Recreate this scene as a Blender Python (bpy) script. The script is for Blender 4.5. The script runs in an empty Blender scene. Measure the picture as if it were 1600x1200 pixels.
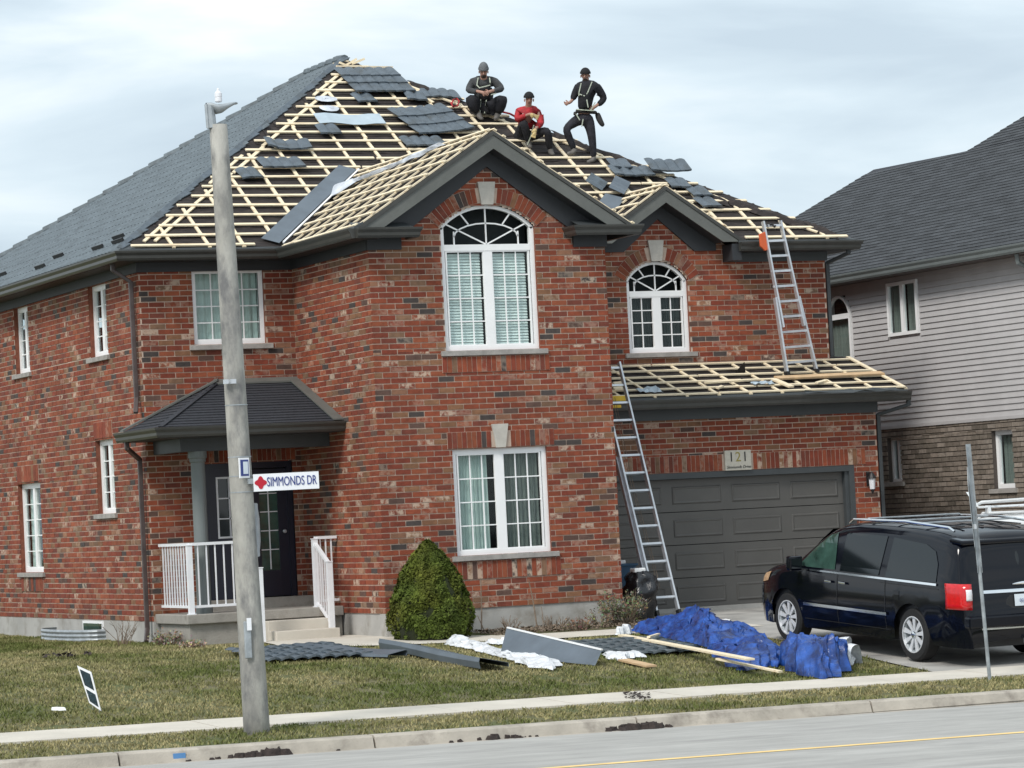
import bpy, math, random
import numpy as np
from mathutils import Vector, Matrix, noise as mnoise
rnd = random.Random(7)
S = bpy.context.scene
COL = S.collection
# ------------------------------------------------------------------ camera
FPX, ROLL, YAW, PIT = 5160., math.atan(.05), math.atan(2265/5160.), math.atan(200/5160.)
_cr, _sr = math.cos(ROLL), math.sin(ROLL)
_R0 = np.array([math.cos(YAW), -math.sin(YAW), 0.])
_F = np.array([math.sin(YAW)*math.cos(PIT), math.cos(YAW)*math.cos(PIT), math.sin(PIT)])
_U = np.cross(_R0, _F)
def _ray(x, y):
    dx, dy = x-800., y-600.
    return _F+_R0*(dx*_cr-dy*_sr)/FPX+_U*(-dx*_sr-dy*_cr)/FPX
CAM = -_ray(603, 959.5)*51.
def onX(x, y, v): d = _ray(x, y); return CAM+d*(v-CAM[0])/d[0]
def onY(x, y, v): d = _ray(x, y); return CAM+d*(v-CAM[1])/d[1]
def onZ(x, y, v): d = _ray(x, y); return CAM+d*(v-CAM[2])/d[2]
def proj(P):
    v = np.asarray(P, float)-CAM
    z = v@_F; xu = v@_R0/z*FPX; yu = v@_U/z*FPX
    return 800+xu*_cr-yu*_sr, 600-xu*_sr-yu*_cr
cam = bpy.data.objects.new('camera', bpy.data.cameras.new('camera')); COL.objects.link(cam)
cam.data.lens = FPX/1600*36; cam.data.sensor_width = 36; cam.data.clip_start = 1; cam.data.clip_end = 4000
_rt = _R0*_cr-_U*_sr; _up = _R0*_sr+_U*_cr
cam.matrix_world = Matrix([[_rt[i], _up[i], -_F[i], CAM[i]] for i in range(3)]+[[0, 0, 0, 1]])
S.camera = cam
S.render.resolution_x, S.render.resolution_y = 1024, 768
# ------------------------------------------------------------------ sky, sun, exposure
SUN = Vector((-.60, -.38, .72)).normalized()
el, az = math.asin(SUN.z), math.atan2(SUN.x, SUN.y)
W = bpy.data.worlds.new('World'); S.world = W; W.use_nodes = True
nt = W.node_tree; N = nt.nodes; L = nt.links; N.clear()
out = N.new('ShaderNodeOutputWorld'); bg = N.new('ShaderNodeBackground'); bg.inputs['Strength'].default_value = .1
sky = N.new('ShaderNodeTexSky'); sky.sky_type = 'NISHITA'; sky.sun_disc = False
sky.sun_elevation = el; sky.sun_rotation = az; sky.air_density = 1; sky.dust_density = 1.5
tc = N.new('ShaderNodeTexCoord'); mp = N.new('ShaderNodeMapping'); mp.inputs['Scale'].default_value = (4, 4, 17)
mp.inputs['Rotation'].default_value = (.1, .0, .3); mp.inputs['Location'].default_value = (3.3, 1.2, .4)
ns = N.new('ShaderNodeTexNoise'); ns.inputs['Scale'].default_value = 1.35; ns.inputs['Detail'].default_value = 7; ns.inputs['Roughness'].default_value = .5
ns.inputs['Distortion'].default_value = .3
rp = N.new('ShaderNodeValToRGB'); e = rp.color_ramp.elements
e[0].position = .36; e[0].color = (4.7, 5.6, 6.35, 1); e[1].position = .64; e[1].color = (8.1, 8.6, 8.8, 1)
m1 = e = rp.color_ramp.elements.new(.47); e.color = (5.7, 6.65, 7.3, 1)
mx = N.new('ShaderNodeMix'); mx.data_type = 'RGBA'; mx.inputs[0].default_value = .93
L.new(tc.outputs['Generated'], mp.inputs[0]); L.new(mp.outputs[0], ns.inputs['Vector']); L.new(ns.outputs['Fac'], rp.inputs[0])
L.new(sky.outputs[0], mx.inputs[6]); L.new(rp.outputs[0], mx.inputs[7]); L.new(mx.outputs[2], bg.inputs[0]); L.new(bg.outputs[0], out.inputs[0])
sl = bpy.data.lights.new('sun', 'SUN'); sl.energy = 2.0; sl.angle = math.radians(16); sl.color = (1, .96, .9)
so = bpy.data.objects.new('sun', sl); COL.objects.link(so); so.location = (-20, -20, 30)
so.rotation_euler = SUN.to_track_quat('Z', 'Y').to_euler()
S.view_settings.view_transform = 'Standard'; S.view_settings.look = 'None'; S.view_settings.gamma = 1
S.view_settings.use_curve_mapping = False; S.view_settings.exposure = 0.42

# ------------------------------------------------------------------ materials
def mat(name, col, rough=.7, metal=0., var=.12, scale=2., bump=0., bscale=30., attr=False, coat=0., spec=.5, stretch=None, dirt=None, dscale=1.5, dlo=.5, dhi=.7, emit=None, alpha=None, var2=0, scale2=.5):
    m = bpy.data.materials.new(name); m.use_nodes = True
    t = m.node_tree; n = t.nodes; l = t.links; b = n['Principled BSDF']
    b.inputs['Roughness'].default_value = rough; b.inputs['Metallic'].default_value = metal
    b.inputs['Coat Weight'].default_value = coat; b.inputs['Specular IOR Level'].default_value = spec
    g = n.new('ShaderNodeNewGeometry'); src = g.outputs['Position']
    if stretch:
        mm = n.new('ShaderNodeMapping'); mm.inputs['Scale'].default_value = stretch; l.new(src, mm.inputs[0]); src = mm.outputs[0]
    def noise(sc, det=4, ro=.6):
        q = n.new('ShaderNodeTexNoise'); q.inputs['Scale'].default_value = sc; q.inputs['Detail'].default_value = det; q.inputs['Roughness'].default_value = ro
        l.new(src, q.inputs['Vector']); return q.outputs['Fac']
    if attr:
        a = n.new('ShaderNodeAttribute'); a.attribute_name = 'col'; c = a.outputs['Color']
    else:
        a = n.new('ShaderNodeRGB'); a.outputs[0].default_value = (*col, 1); c = a.outputs[0]
    if var:
        r = n.new('ShaderNodeMapRange'); r.inputs[1].default_value = .3; r.inputs[2].default_value = .7
        r.inputs[3].default_value = 1-var; r.inputs[4].default_value = 1+var; l.new(noise(scale), r.inputs[0])
        v = n.new('ShaderNodeVectorMath'); v.operation = 'SCALE'; l.new(c, v.inputs[0]); l.new(r.outputs[0], v.inputs['Scale']); c = v.outputs[0]
    if dirt:
        r = n.new('ShaderNodeMapRange'); r.inputs[1].default_value = dlo; r.inputs[2].default_value = dhi; l.new(noise(dscale, 6, .65), r.inputs[0])
        k = n.new('ShaderNodeMix'); k.data_type = 'RGBA'; k.inputs[7].default_value = (*dirt, 1)
        if attr == 2:
            p = n.new('ShaderNodeMath'); p.operation = 'MULTIPLY'; l.new(r.outputs[0], p.inputs[0]); l.new(a.outputs['Alpha'], p.inputs[1]); l.new(p.outputs[0], k.inputs[0])
        else: l.new(r.outputs[0], k.inputs[0])
        l.new(c, k.inputs[6]); c = k.outputs[2]
    if var2:
        r = n.new('ShaderNodeMapRange'); r.inputs[1].default_value = .35; r.inputs[2].default_value = .65
        r.inputs[3].default_value = 1-var2; r.inputs[4].default_value = 1+var2; l.new(noise(scale2, 5, .65), r.inputs[0])
        v = n.new('ShaderNodeVectorMath'); v.operation = 'SCALE'; l.new(c, v.inputs[0]); l.new(r.outputs[0], v.inputs['Scale']); c = v.outputs[0]
    l.new(c, b.inputs['Base Color'])
    if bump:
        q = n.new('ShaderNodeBump'); q.inputs['Strength'].default_value = bump; q.inputs['Distance'].default_value = .02
        l.new(noise(bscale, 5), q.inputs['Height']); l.new(q.outputs[0], b.inputs['Normal'])
    if emit: b.inputs['Emission Color'].default_value = (*emit, 1); b.inputs['Emission Strength'].default_value = 1
    return m
M = {}
M['brick'] = mat('brick', (.3, .07, .05), .85, var=.22, scale=9, bump=.35, bscale=60, attr=2, dirt=(.50, .38, .29), dscale=11, dlo=.42, dhi=.56, var2=.16, scale2=.7)
M['mortar'] = mat('mortar', (.50, .385, .31), .95, var2=.12, scale2=.8, var=.15, scale=6, bump=.3, bscale=90)
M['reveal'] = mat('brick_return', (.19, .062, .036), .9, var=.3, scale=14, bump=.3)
M['brick_n'] = mat('brown_brick', (.2, .15, .12), .9, var=.2, scale=12, bump=.5, bscale=50, attr=True)
M['mortar_n'] = mat('dark_mortar', (.075, .062, .055), .95, var=.15)
M['concrete'] = mat('concrete', (.40, .39, .37), .9, var=.14, scale=1.4, bump=.25, bscale=50, dirt=(.27, .25, .22), dscale=2.2)
M['conc_old'] = mat('weathered_concrete', (.33, .31, .28), .9, var=.22, scale=3, bump=.4, bscale=40, dirt=(.17, .15, .13), dscale=3)
M['stone'] = mat('cut_stone', (.50, .47, .42), .85, var=.12, scale=8, bump=.2)
M['sill'] = mat('sill_stone', (.33, .31, .29), .85, var=.2, scale=8, bump=.25)
M['white'] = mat('white_vinyl', (.90, .90, .90), .35, var=.04)
M['whitem'] = mat('white_painted_metal', (.80, .81, .84), .35, var=.06, scale=6)
M['trim'] = mat('charcoal_metal_trim', (.055, .062, .066), .5, var=.1, scale=3, bump=.03)
M['rake'] = mat('grey_fascia', (.125, .130, .120), .5, var=.12, scale=3, bump=.04)
M['gutter'] = mat('dark_gutter', (.050, .050, .046), .35, var=.15, scale=5)
M['soffit'] = mat('dark_soffit', (.030, .033, .038), .6, var=.1)
M['flash'] = mat('slate_blue_flashing', (.115, .14, .168), .45, metal=.1, var=.14, scale=3, bump=.1, bscale=8)
M['flash_light'] = mat('pale_blue_sheet', (.42, .50, .56), .45, var=.1, scale=3)
M['tile'] = mat('slate_blue_metal_tile', (.100, .124, .148), .5, metal=.1, var=.22, scale=7, bump=.25, bscale=120, dirt=(.07, .08, .085), dscale=3)
M['tile_side'] = mat('slate_metal_tile_slope', (.102, .126, .142), .5, var=.3, scale=9, bump=.3, bscale=80, dirt=(.06, .075, .085), dscale=4)
M['deck'] = mat('roof_felt', (.022, .017, .016), .9, var=.4, scale=3, bump=.8, bscale=7, dirt=(.055, .042, .038), dscale=5, stretch=(1, 3, 3))
M['wood'] = mat('pale_pine', (.83, .71, .51), .75, var=.12, scale=5, bump=.1, stretch=(1, 6, 6), dirt=(.56, .38, .22), dscale=2, dlo=.55, dhi=.75)
M['wood2'] = mat('tan_board', (.55, .38, .22), .8, var=.15, scale=5)
M['frag'] = mat('raw_foam', (.60, .42, .22), .8, var=.3, scale=20, bump=.5)
M['shingle'] = mat('dark_asphalt_shingle', (.030, .032, .040), .85, var=.35, scale=25, bump=.4, bscale=120)
M['shingle_n'] = mat('charcoal_asphalt_shingle', (.050, .056, .066), .85, var=.25, scale=18, bump=.5, bscale=100, attr=True)
M['door'] = mat('dark_navy_door', (.012, .014, .028), .35, var=.1)
M['column'] = mat('grey_column', (.16, .18, .18), .5, var=.08)
M['garage'] = mat('grey_garage_door', (.103, .099, .093), .5, var=.07, scale=2, bump=.05, bscale=60)
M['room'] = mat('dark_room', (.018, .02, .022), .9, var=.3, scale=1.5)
M['curtain'] = mat('grey_curtain', (.50, .57, .54), .9, var=.12, scale=6, stretch=(6, 6, .3))
M['curtain_mid'] = mat('mid_curtain', (.17, .185, .17), .9, var=.3, scale=5, stretch=(6, 6, .2))
M['curtain_dark'] = mat('dark_curtain', (.035, .045, .042), .9, var=.5, scale=5, stretch=(6, 6, .2))
M['curtain_white'] = mat('white_curtain', (.68, .72, .76), .9, var=.12, scale=6, stretch=(6, 6, .3))
M['blind'] = mat('pale_blind', (.86, .90, .88), .6, var=.06)
M['siding'] = mat('grey_lilac_siding', (.46, .445, .445), .55, var=.06, scale=3, bump=.05)
M['pipe'] = mat('brown_downspout', (.075, .055, .052), .4, var=.3, scale=4)
M['alu'] = mat('aluminium', (.62, .64, .67), .35, metal=.6, var=.12, scale=8)
M['galv'] = mat('galvanised_steel', (.36, .39, .41), .5, metal=.4, var=.25, scale=8, bump=.1)
M['pole'] = mat('aged_concrete_pole', (.36, .35, .32), .92, var=.25, scale=3, bump=.4, bscale=60, dirt=(.16, .16, .16), dscale=2.6, stretch=(1.4, 1.4, .6), dlo=.46, dhi=.66)
M['road'] = mat('worn_asphalt', (.38, .37, .35), .9, var=.10, scale=1.2, bump=.3, bscale=70, dirt=(.32, .31, .295), dscale=.8, stretch=(.5, 1.6, 1), var2=.10, scale2=2.5)
M['walk'] = mat('sidewalk_concrete', (.58, .535, .465), .9, var=.10, scale=1.5, bump=.2, bscale=60)
M['curb'] = mat('curb_concrete', (.42, .38, .325), .92, var=.2, scale=2.5, bump=.35, bscale=40, dirt=(.24, .21, .18), dscale=3)
M['drive'] = mat('driveway_concrete', (.38, .365, .34), .9, var=.16, scale=1.3, bump=.3, bscale=60, dirt=(.22, .21, .2), dscale=1.2)
M['yellow'] = mat('yellow_road_paint', (.85, .60, .24), .8, var=.15, scale=4)
M['soil'] = mat('turf_soil', (.15, .135, .068), .95, var=.3, scale=4, bump=.8, bscale=40, dirt=(.10, .115, .04), dscale=.9, dlo=.45, dhi=.6)
M['grass'] = mat('grass_blades', (.1, .12, .04), .8, var=.1, attr=True, spec=.2)
M['mud'] = mat('dark_mud', (.035, .025, .022), .9, var=.4, scale=20, bump=.8, bscale=30)
M['tarp'] = mat('blue_tarp', (.020, .082, .34), .30, var=.4, scale=5, bump=1., bscale=6, dirt=(.006, .020, .105), dscale=4, dlo=.42, dhi=.62)
M['plastic'] = mat('silver_white_wrap', (.72, .74, .77), .35, var=.25, scale=9, bump=.9, bscale=16)
M['felt_roll'] = mat('silver_underlay', (.50, .53, .58), .4, var=.5, scale=3, bump=.9, bscale=9)
M['evergreen'] = mat('evergreen', (.06, .09, .02), .8, var=.25, scale=5, attr=True, spec=.25)
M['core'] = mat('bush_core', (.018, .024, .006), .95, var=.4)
M['twig'] = mat('dry_twig', (.20, .15, .11), .9, var=.3, scale=20)
M['leafdry'] = mat('dry_leaves', (.22, .21, .12), .9, var=.3, attr=True)
M['carpaint'] = mat('black_car_paint', (.003, .004, .008), .08, var=0, coat=0, spec=.34)
M['carwhite'] = mat('white_car_paint', (.75, .77, .78), .25, var=0, coat=.8)
M['carglass'] = mat('tinted_car_glass', (.006, .009, .011), .05, var=0, spec=.55)
M['carglass2'] = mat('green_car_glass', (.035, .075, .06), .05, var=.5, scale=3, spec=.7)
M['wheelsilver'] = mat('wheel_silver', (.72, .73, .75), .38, metal=.35, var=0)
M['chrome'] = mat('chrome', (.82, .84, .86), .12, metal=1., var=0)
M['tyre'] = mat('tyre_rubber', (.012, .012, .013), .8, var=.2, bump=.2)
M['black'] = mat('black_plastic', (.015, .015, .017), .5, var=.1)
M['red'] = mat('red_lens', (.55, .008, .012), .15, var=.15, scale=20, coat=.6)
M['lens'] = mat('clear_lens', (.75, .75, .78), .15, var=.1, coat=.5)
M['amber'] = mat('amber_lens', (.5, .32, .18), .2, var=.1)
M['plate'] = mat('licence_plate', (.68, .74, .80), .4, var=.05)
M['bluetext'] = mat('blue_paint', (.03, .05, .22), .5, var=0)
M['sign'] = mat('sign_white', (.88, .89, .92), .35, var=.03)
M['signred'] = mat('sign_red', (.5, .01, .03), .4, var=0)
M['plaque'] = mat('cream_plaque', (.52, .49, .42), .8, var=.1, scale=20)
M['ink'] = mat('dark_ink', (.03, .03, .028), .6, var=0)
M['gold'] = mat('gold_ink', (.30, .25, .07), .6, var=0)
M['lawnsign'] = mat('dark_green_print', (.015, .035, .045), .5, var=.5, scale=30, dirt=(.35, .42, .45), dscale=9, dlo=.6, dhi=.64)
M['bag'] = mat('black_bin_bag', (.008, .009, .012), .25, var=.1, bump=.9, bscale=15, coat=.3)
M['bin'] = mat('blue_bin', (.03, .09, .17), .5, var=.1)
M['orange'] = mat('orange_cloth', (.62, .12, .04), .7, var=.1)
M['amber_box'] = mat('yellow_plastic', (.75, .48, .03), .5, var=.1)
M['darkcloth'] = mat('black_workwear', (.010, .010, .014), .85, var=.5, scale=10, bump=1., bscale=14)
M['navycloth'] = mat('charcoal_trousers', (.016, .016, .023), .85, var=.5, scale=9, bump=1., bscale=13)
M['greycloth'] = mat('grey_sweater', (.050, .052, .055), .9, var=.35, scale=9, bump=1., bscale=14)
M['redcloth'] = mat('red_jacket', (.36, .014, .020), .7, var=.45, scale=9, bump=1., bscale=14)
M['skin'] = mat('skin', (.36, .20, .15), .55, var=.08)
M['beanie'] = mat('grey_knit', (.14, .15, .16), .9, var=.25, scale=50, bump=.5, bscale=90)
M['beanieblack'] = mat('black_knit', (.012, .012, .014), .9, var=.25, scale=50, bump=.5, bscale=90)
M['harness'] = mat('pale_harness', (.40, .44, .36), .6, var=.3, scale=30)
M['glove'] = mat('tan_glove', (.55, .42, .20), .8, var=.2)
M['boot'] = mat('grey_boot', (.13, .12, .11), .7, var=.3, scale=20)
M['leather'] = mat('black_pouch', (.02, .018, .018), .7, var=.2)
M['hair'] = mat('dark_hair', (.03, .02, .015), .9, var=.2)
# glass: mostly see-through with sky reflection
g = bpy.data.materials.new('window_glass'); g.use_nodes = True; t = g.node_tree; t.nodes.clear()
o_ = t.nodes.new('ShaderNodeOutputMaterial'); tr = t.nodes.new('ShaderNodeBsdfTransparent'); gl = t.nodes.new('ShaderNodeBsdfGlossy'); mxs = t.nodes.new('ShaderNodeMixShader'); fr = t.nodes.new('ShaderNodeFresnel')
tr.inputs[0].default_value = (.93, .97, .965, 1); gl.inputs['Roughness'].default_value = .04; fr.inputs[0].default_value = 1.5
gg = t.nodes.new('ShaderNodeNewGeometry'); mm_ = t.nodes.new('ShaderNodeMath'); mm_.operation = 'SUBTRACT'; mm_.use_clamp = True; t.links.new(fr.outputs[0], mm_.inputs[0]); t.links.new(gg.outputs['Backfacing'], mm_.inputs[1]); t.links.new(mm_.outputs[0], mxs.inputs[0]); t.links.new(tr.outputs[0], mxs.inputs[1]); t.links.new(gl.outputs[0], mxs.inputs[2]); t.links.new(mxs.outputs[0], o_.inputs[0])
M['glass'] = g

# ------------------------------------------------------------------ mesh helpers
WL = {}
def V3(*a): return np.array(a, float)
def nrm(v): v = np.asarray(v, float); return v/np.linalg.norm(v)
class G:
    def __init__(s): s.v = []; s.f = []; s.c = []; s.cur = None
    def add(s, vs, fs):
        b = len(s.v); s.v += [tuple(map(float, q)) for q in vs]
        s.f += [tuple(b+i for i in f) for f in fs]; s.c += [s.cur]*len(fs); return s
    def box(s, a, b):
        x0, y0, z0 = a; x1, y1, z1 = b
        return s.add([(x0, y0, z0), (x1, y0, z0), (x1, y1, z0), (x0, y1, z0), (x0, y0, z1), (x1, y0, z1), (x1, y1, z1), (x0, y1, z1)],
                     [(0, 3, 2, 1), (4, 5, 6, 7), (0, 1, 5, 4), (1, 2, 6, 5), (2, 3, 7, 6), (3, 0, 4, 7)])
    def obox(s, c, ax, h):
        c = np.asarray(c, float); A = [np.asarray(a, float)*k for a, k in zip(ax, h)]
        vs = [c+sx*A[0]+sy*A[1]+sz*A[2] for sz in (-1, 1) for sx, sy in ((-1, -1), (1, -1), (1, 1), (-1, 1))]
        return s.add(vs, [(0, 3, 2, 1), (4, 5, 6, 7), (0, 1, 5, 4), (1, 2, 6, 5), (2, 3, 7, 6), (3, 0, 4, 7)])
    def beam(s, p, q, w, h, up=(0, 0, 1)):
        p = np.asarray(p, float); q = np.asarray(q, float); d = nrm(q-p); r = nrm(np.cross(d, up)); u = np.cross(r, d)
        return s.obox((p+q)/2, (d, r, u), (np.linalg.norm(q-p)/2, w/2, h/2))
    def tube(s, pts, r, n=8, cap=True):
        pts = [np.asarray(p, float) for p in pts]; k = len(pts); rs = r if hasattr(r, '__len__') else [r]*k; vs = []
        ref = None
        for i, p in enumerate(pts):
            d = nrm(pts[min(i+1, k-1)]-pts[max(i-1, 0)])
            if ref is None: ref = np.array([0, 0, 1.]) if abs(d[2]) < .9 else np.array([1., 0, 0])
            a = nrm(np.cross(d, ref)); b = np.cross(a, d); ref = np.cross(a, d) if False else ref
            vs += [p+rs[i]*(a*math.cos(2*math.pi*j/n)+b*math.sin(2*math.pi*j/n)) for j in range(n)]
        fs = [(i*n+j, i*n+(j+1) % n, (i+1)*n+(j+1) % n, (i+1)*n+j) for i in range(k-1) for j in range(n)]
        if cap: fs += [tuple(range(n-1, -1, -1)), tuple((k-1)*n+j for j in range(n))]
        return s.add(vs, fs)
    def prism(s, poly, ext):
        n = len(poly); e = np.asarray(ext, float); vs = [np.asarray(p, float) for p in poly]; vs += [p+e for p in vs]
        return s.add(vs, [tuple(range(n))[::-1], tuple(range(n, 2*n))]+[(i, (i+1) % n, n+(i+1) % n, n+i) for i in range(n)])
    def grid(s, P, ni, nj):
        return s.add(P, [(i*nj+j, i*nj+j+1, (i+1)*nj+j+1, (i+1)*nj+j) for i in range(ni-1) for j in range(nj-1)])
    def lathe(s, prof, c=(0, 0, 0), n=16, ax=2, cap=True):
        vs = []
        for r, z in prof:
            for j in range(n):
                a = 2*math.pi*j/n; q = [r*math.cos(a), r*math.sin(a), z]
                if ax == 0: q = [z, q[0], q[1]]
                if ax == 1: q = [q[0], z, q[1]]
                vs.append((q[0]+c[0], q[1]+c[1], q[2]+c[2]))
        k = len(prof)
        return s.add(vs, [(i*n+j, i*n+(j+1) % n, (i+1)*n+(j+1) % n, (i+1)*n+j) for i in range(k-1) for j in range(n)]+([tuple(range(n))[::-1], tuple((k-1)*n+j for j in range(n))] if cap else []))
    def build(s, name, m, parent=None, smooth=False, kind=None, label=None, solid=0, sub=0, bev=0):
        me = bpy.data.meshes.new(name); v = np.array(s.v, float)
        c = (v.min(0)+v.max(0))/2; c[2] = v[:, 2].min() if parent is None else c[2]
        me.from_pydata((v-c).tolist(), [], s.f)
        if any(q is not None for q in s.c):
            a = me.attributes.new('col', 'FLOAT_COLOR', 'CORNER'); buf = []
            for q, f in zip(s.c, s.f):
                q = q or (.5, .5, .5, 1)
                buf += list(q if len(q) == 4 else (*q, 1))*len(f)
            a.data.foreach_set('color', buf)
        me.materials.append(M[m] if isinstance(m, str) else m)
        if smooth: me.polygons.foreach_set('use_smooth', [True]*len(me.polygons))
        me.update(); o = bpy.data.objects.new(name, me); COL.objects.link(o)
        base = WL.get(parent, np.zeros(3)) if parent is None else WL[parent.name]
        o.location = c-base; WL[o.name] = c
        if parent is not None: o.parent = parent
        if kind: o['kind'] = kind
        if label: o['label'] = label
        if sub: q = o.modifiers.new('sub', 'SUBSURF'); q.levels = q.render_levels = sub
        if solid: q = o.modifiers.new('solid', 'SOLIDIFY'); q.thickness = solid
        if bev: q = o.modifiers.new('bev', 'BEVEL'); q.width = bev; q.segments = 2; q.limit_method = 'ANGLE'
        return o
def thing(name, label, cat, loc=(0, 0, 0), group=None, rotz=None, scale=None):
    o = bpy.data.objects.new(name, None); COL.objects.link(o); o.location = loc; o.empty_display_size = .2
    WL[o.name] = np.array(loc, float)
    if rotz is not None: o.rotation_euler = (0, 0, rotz); WL[o.name] = np.zeros(3)
    if scale: o.scale = (scale,)*3
    o['label'] = label; o['category'] = cat
    if group: o['group'] = group
    return o
def tag(o, label, cat, group=None):
    o['label'] = label; o['category'] = cat
    if group: o['group'] = group
    return o
def text(s, size, P, ux, uz, m, parent, name='lettering', depth=.004, shear=0, align='CENTER', bold=0, fit=None):
    cu = bpy.data.curves.new('t', 'FONT'); cu.body = s; cu.size = size; cu.align_x = align; cu.align_y = 'CENTER'; cu.extrude = depth; cu.shear = shear; cu.offset = bold
    cu.resolution_u = 4
    to = bpy.data.objects.new('t', cu); COL.objects.link(to); bpy.context.view_layer.update()
    me = bpy.data.meshes.new_from_object(to.evaluated_get(bpy.context.evaluated_depsgraph_get()))
    if fit: xs_ = [v.co.x for v in me.vertices]; ux = np.asarray(ux)*fit/(max(xs_)-min(xs_))
    vs = [np.asarray(P)+v.co.x*np.asarray(ux)+v.co.y*np.asarray(uz)+v.co.z*nrm(np.cross(ux, uz)) for v in me.vertices]
    fs = [tuple(p.vertices) for p in me.polygons]
    bpy.data.objects.remove(to); bpy.data.curves.remove(cu); bpy.data.meshes.remove(me)
    q = G(); q.add(vs, fs); return q.build(name, m, parent)
class Wall:
    def __init__(s, O, U, Nn): s.O = V3(*O); s.U = V3(*U); s.N = V3(*Nn)
    def P(s, u, d, z): return s.O+s.U*u+s.N*d+V3(0, 0, z)
    def box(s, g, u0, u1, d0, d1, z0, z1): return g.obox(s.P((u0+u1)/2, (d0+d1)/2, (z0+z1)/2), (s.U, s.N, V3(0, 0, 1)), (abs(u1-u0)/2, abs(d1-d0)/2, abs(z1-z0)/2))
def clip(poly, cp):
    # Sutherland-Hodgman, cp convex counter-clockwise
    out = list(poly)
    for i in range(len(cp)):
        a, b = cp[i], cp[(i+1) % len(cp)]; inp = out; out = []
        f = lambda p: (b[0]-a[0])*(p[1]-a[1])-(b[1]-a[1])*(p[0]-a[0])
        for k in range(len(inp)):
            p, q = inp[k-1], inp[k]; fp, fq = f(p), f(q)
            if (fp >= 0) != (fq >= 0): t_ = fp/(fp-fq); out.append((p[0]+t_*(q[0]-p[0]), p[1]+t_*(q[1]-p[1])))
            if fq >= 0: out.append(q)
        if len(out) < 3: return []
    return out
def area(p): return abs(sum(p[i-1][0]*p[i][1]-p[i][0]*p[i-1][1] for i in range(len(p))))/2

# ------------------------------------------------------------------ ground
PR = [(60, -.37), (3, -.34), (0, -.36), (-2, -.43), (-5.5, -.58), (-8.8, -.79), (-10.1, -.86), (-11.35, -.90), (-12.95, -.975), (-60, -1.0)]
_py = np.array([p[0] for p in PR][::-1]); _pz = np.array([p[1] for p in PR][::-1])
def gz(x, y): return np.interp(y, _py, _pz)-.008*np.clip(x, -15, 15)*np.clip(-np.asarray(y)/10., 0, 1)
def onG(px, py):
    z = -.6
    for _ in range(25):
        P = onZ(px, py, z); z = .5*z+.5*float(gz(P[0], P[1]))
    return onZ(px, py, z)
def sheet(name, xs, ys, dz, m, zf=gz, kind='structure', jit=0):
    g = G(); P = []
    for y in ys:
        for x in xs: P.append((x, y, float(zf(x, y))+dz+(jit*(mnoise.noise(Vector((x*1.5, y*1.5, 0)))) if jit else 0)))
    g.grid(P, len(ys), len(xs)); g.f = [f[::-1] if ys[0] < ys[-1] else f for f in g.f]
    o = g.build(name, m, kind=kind, smooth=True); return o
def rng(a, b, n): return list(np.linspace(a, b, n))
sheet('lawn', [-200, -80, -40]+rng(-20, 24, 90)+[40, 80, 200], rng(-12.95, -9, 20)+rng(-8.8, 14, 60)+[20, 60, 200], -.014, 'soil')
RZ = lambda x, y: -1.115-.008*np.clip(x, -15, 15)+.02*np.clip((-13.25-y)/4, 0, 1)-.03*np.clip((-17.6-y)/5, 0, 1)
sheet('road', [-200, -80, -40]+rng(-20, 24, 20)+[40, 80, 200], [-200, -60, -30]+rng(-25, -13.1, 14), 0, 'road', RZ)
sheet('far_verge', [-200, 200], [-400, -200.01], -.05, 'soil', lambda x, y: -1.1)
sheet('road_line', rng(-25, 30, 40), [-17.98, -17.83], .004, 'yellow', RZ)
# sidewalk slabs
def slabs(name, x0, x1, step, ya, yb, dz, m):
    par = sheet(name, rng(x0, x1, 30), [ya, yb], -.03, m)
    x = x0; i = 0
    while x < x1:
        g = G(); a, b = x+.006, min(x+step, x1)-.006; t_ = rnd.uniform(-.004, .004)
        q = [(a, ya), (b, ya), (b, yb), (a, yb)]
        g.prism([(p[0], p[1], float(gz(*p))-.06) for p in q], (0, 0, .06+dz+t_)); g.build('slab', m, par); x += step; i += 1
    return par
slabs('sidewalk', -20, 24, 1.5, -11.33, -10.12, .012, 'walk')
# curb
cb = G(); par = None
xs = [-24, -17.2, -14.3, -11.3, -8.3, -5.35, -2.1, 1.0, 4.1, 7.2, 10.3, 13.4, 20, 30]
cbase = sheet('curb', [-60, 60], [-13.2, -12.97], -.08, 'curb', lambda x, y: -1.03-.008*min(max(x, -15), 15))
for a, b in zip(xs[:-1], xs[1:]):
    g = G()
    pr = [(-12.95, -1.3), (-12.95, .004), (-13.12, .0), (-13.15, -.02), (-13.19, -.135), (-13.4, -.15), (-13.4, -1.3)]
    P = []
    for x in (a+.012, b-.012):
        z = float(gz(x, -12.95)); P += [(x, p[0], z+p[1]) for p in pr]
    n = len(pr); g.add(P, [tuple(range(n)), tuple(range(2*n-1, n-1, -1))]+[(i, n+i, n+(i+1) % n, (i+1) % n) for i in range(n)])
    g.build('curb_stone', 'curb', cbase)
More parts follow.
